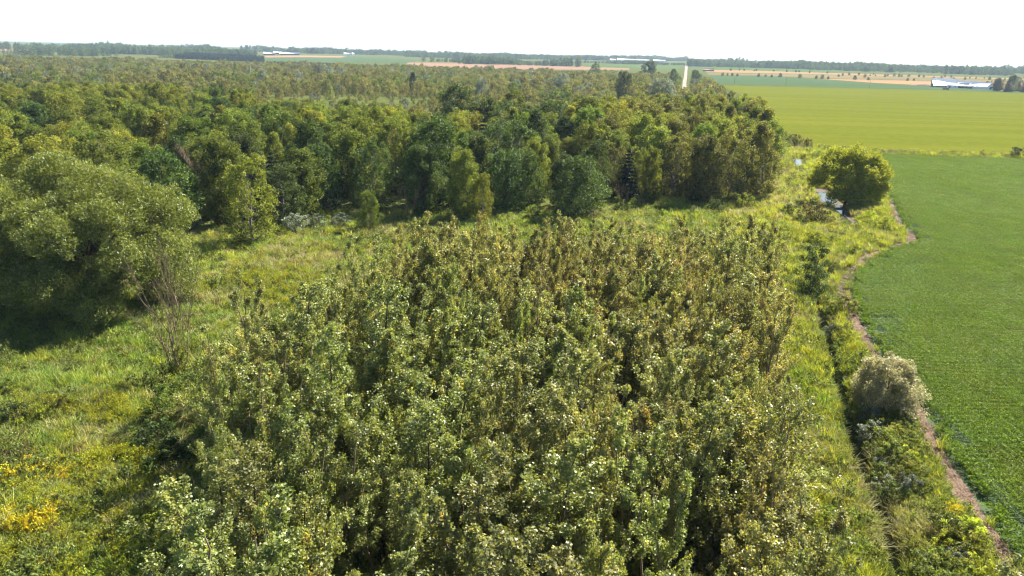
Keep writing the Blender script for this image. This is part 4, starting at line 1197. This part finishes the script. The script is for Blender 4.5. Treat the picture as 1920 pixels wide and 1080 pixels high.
for i, k in enumerate(names):
    m_ = pick == i
    pr, nm, lab, lo, hi = spec[k]
    n = int(m_.sum())
    rot, sc_ = rand_rs(rng, n, lo, hi, .12)
    sc_ *= (1 + .6 * smooth(90, 230, Y[m_]))[:, None] * (.62 + .95 * (vnoise(X[m_], Y[m_], 3.2, 20 + i) * .6 + vnoise(X[m_], Y[m_], 9, 30 + i) * .4))[:, None]
    sc_[:, 2] *= .8 + .5 * vnoise(X[m_], Y[m_], 2.2, 40 + i)
    scatter(nm, np.column_stack([X[m_], Y[m_], Z[m_] - .02]), pr, rng.integers(0, len(pr), n), rot, sc_, lab, k if k != 'lime' else 'grass')
print('meadow', len(X))
# straw lying on the dirt strip
P = []
for (a, b) in zip(STRIP[2:-1], STRIP[3:]):
    L = math.hypot(b[0] - a[0], b[1] - a[1])
    for k in range(int(L * 3.2)):
        t_ = R0.random(); P.append((a[0] + (b[0] - a[0]) * t_ + R0.normal(0, .42), a[1] + (b[1] - a[1]) * t_))
P = np.array(P); rot, sc_ = rand_rs(R0, len(P), .6, 1.2, .05)
scatter('strip_straw', np.column_stack([P, terrain(P[:, 0], P[:, 1]) + .05]), ST, R0.integers(0, 3, len(P)), rot, sc_, 'flattened pale straw along the dirt strip', 'straw')
# margin between the two fields: rank grass and corn
hl = [(110, 264), (128.2, 254), (177.9, 251), (255, 254)]
P = []
for (a, b) in zip(hl[:-1], hl[1:]):
    L = math.hypot(b[0] - a[0], b[1] - a[1])
    for k in range(int(L * 7)):
        t_ = R0.random(); P.append((a[0] + (b[0] - a[0]) * t_, a[1] + (b[1] - a[1]) * t_ + R0.normal(0, 1.1)))
P = np.array(P); n = len(P)
rot, sc_ = rand_rs(R0, n, .9, 1.7, .1); wk = R0.random(n)
scatter('margin_weeds', np.column_stack([P, terrain(P[:, 0], P[:, 1])])[wk < .6], FO + PA, R0.integers(0, 6, int((wk < .6).sum())), rot[wk < .6], sc_[wk < .6] * 1.3, 'weedy margin between the two bean fields', 'weeds')
P2 = P[wk >= .45] + [0, 3.2]
rot2, sc2 = rand_rs(R0, len(P2), .7, 1.1, .1)
scatter('corn_margin', np.column_stack([P2, terrain(P2[:, 0], P2[:, 1])]), CO, R0.integers(0, 2, len(P2)), rot2, sc2, 'taller pale leafy row along the near side of the ripening field', 'crop')

# ------------------------------------------------------------------ shrubs
SH = []  # px, py, height, proto, colour, label, group
for (px, py, h, m, lab) in [
    (1478, 408, 2.8, 'green', 'dark based green bush left of the grey bush by the creek'), (1530, 420, 4.2, 'scrub', 'broad grey brown bush beside the dark creek bed'), (1496, 424, 2.2, 'olive', 'low olive bush at the foot of the grey brown bush'),
    (1655, 436, 2.9, 'yellow', 'bright yellow green bush near the field corner'), (1630, 412, 1.9, 'yellow', 'small yellow bush above the bright one near the field corner'), (1600, 388, 2.4, 'silver', 'pale grey green bush on the creek bank under the broad tree'),
    (1530, 462, 2.6, 'yellow', 'yellow green bush above the single slim tree'), (1560, 512, 1.8, 'brown', 'small dark brown bush beside the dirt strip bend'), (1583, 592, 2.4, 'olive', 'rounded olive bush at the strip by the bean field'),
    (1906, 299, 4.0, 'dark', 'dark bush at the right end of the field margin'), (1467, 268, 4.5, 'olive', 'grey green thicket bush where forest meets the yellow field'), (1490, 272, 4.0, 'scrub', 'brownish thicket bush above the small upper pool'), (1512, 278, 3.6, 'scrub', 'last brownish bush of the thicket towards the broad tree'), (1450, 262, 5.0, 'dark', 'dark bush tucked against the forest corner'),
    (1515, 365, 1.7, 'dark', 'small dark bush on the bank beside the creek pool'),
    (555, 436, 3.2, 'silver', 'whitish shrub at the forest foot, leftmost of three'), (590, 432, 2.8, 'silver', 'whitish shrub at the forest foot, middle of three'), (640, 428, 2.6, 'silver', 'whitish shrub at the forest foot, rightmost of three'),
    (1000, 415, 3.0, 'green', 'low bush at the dark forest foot beyond the grove'), (1395, 392, 3.2, 'green', 'low green bush at the foot of the forest corner'), (1340, 398, 2.6, 'dark', 'low dark bush left of the forest corner'),
    (120, 775, 1.7, 'olive', 'small olive bush with dark foot in the open meadow'), (30, 800, 2.1, 'dark', 'dark bush at the meadow picture edge'), (15, 740, 1.5, 'green', 'low green bush below the willow shadow'),
    (320, 765, 2.3, 'green', 'leafy bush beside the bare tree shadow'), (365, 735, 2.0, 'forb', 'low leafy bush under the bare tree'), (305, 800, 2.4, 'green', 'second leafy bush along the grove meadow edge'), (290, 850, 2.6, 'dark', 'dark bush in shade at the grove meadow edge'), (330, 880, 2.4, 'dark', 'dark bush under the grove meadow edge'),
    (270, 1000, 1.6, 'olive', 'low olive bush among golden flowers at the grove edge'), (210, 850, 1.3, 'brown', 'small bronze bush beyond the golden flowers'), (580, 640, 3.4, 'green', 'fresh green leafy tree bush within the grove front'), (545, 640, 3.0, 'green', 'fresh green bush left of the similar one in the grove')]:
    SH.append((px, py, h, m, lab, None))
for i, (px, py, h, m, lab, gp) in enumerate(SH):
    x, y = ground_at(px, py)
    s = h / 2.6
    plant_tree('bush', SHRUB[i % 4], x, y, lab, 'bush', gp, i * 1.3, s, s * 1.25, m, ('stem', 'crown'))
# thicket between ditch and dirt strip
rng = np.random.default_rng(81)
TH = []
for k in range(4000):
    y = rng.uniform(34, 100)
    y = 34 + (y - 34) * (.5 if k % 2 else 1)
    xl = np.interp(y, [q_[1] for q_ in DITCH[::-1]], [q_[0] for q_ in DITCH[::-1]]) + .9
    xr = np.interp(y, [q_[1] for q_ in STRIP[::-1]], [q_[0] for q_ in STRIP[::-1]]) - 1.6
    if xr - xl < .4:
        continue
    x = rng.uniform(xl, xr)
    if vnoise(np.array([x]), np.array([y]), 6, 17)[0] < .27:
        continue
    if all((x - a) ** 2 + (y - b) ** 2 > 1.2 ** 2 for a, b in TH):
        TH.append((x, y))
    if len(TH) >= 110:
        break
for i, (x, y) in enumerate(TH):
    m = ('forb', 'green', 'olive', 'silver', 'olive', 'forb', 'yellow')[rng.integers(7)]
    s = rng.uniform(.45, .85) * (.75 if y > 62 else 1)
    part = 'nearer than' if y < 59 else 'beyond'
    n_ = sum(1 for q_ in TH if (q_[1] < 59) == (y < 59) and abs(q_[1] - 59) < abs(y - 59))
    lab = '%s thicket bush beside the dirt strip, %s %s the grey willow shrub' % ({'forb': 'leafy grey green', 'green': 'fresh green', 'yellow': 'yellow green', 'silver': 'pale', 'olive': 'olive'}[m], ORD[n_], part)
    plant_tree('thicket_bush', SHRUB[i % 4], x, y, lab, 'bush', 'thicket bushes %s the grey willow shrub' % part, i * 1.7, s, s * 1.15, m, ('stem', 'crown'))

# ------------------------------------------------------------------ air
hz_m, nt, out = new_mat('haze')
pv = nt.nodes.new('ShaderNodeVolumePrincipled')
pv.inputs['Color'].default_value = (.58, .76, 1.0, 1)
pv.inputs['Density'].default_value = .000075
pv.inputs['Anisotropy'].default_value = 0.0
nt.links.new(pv.outputs[0], out.inputs['Volume'])
g = Geo(); g.box((0, 6400, 34), (26000, 16000, 76))
hz = put('haze', g.mesh('haze', hz_m)); hz['kind'] = 'stuff'
tag(hz, 'pale blue haze over the far fields', 'haze')
print('objects', len(bpy.data.objects))
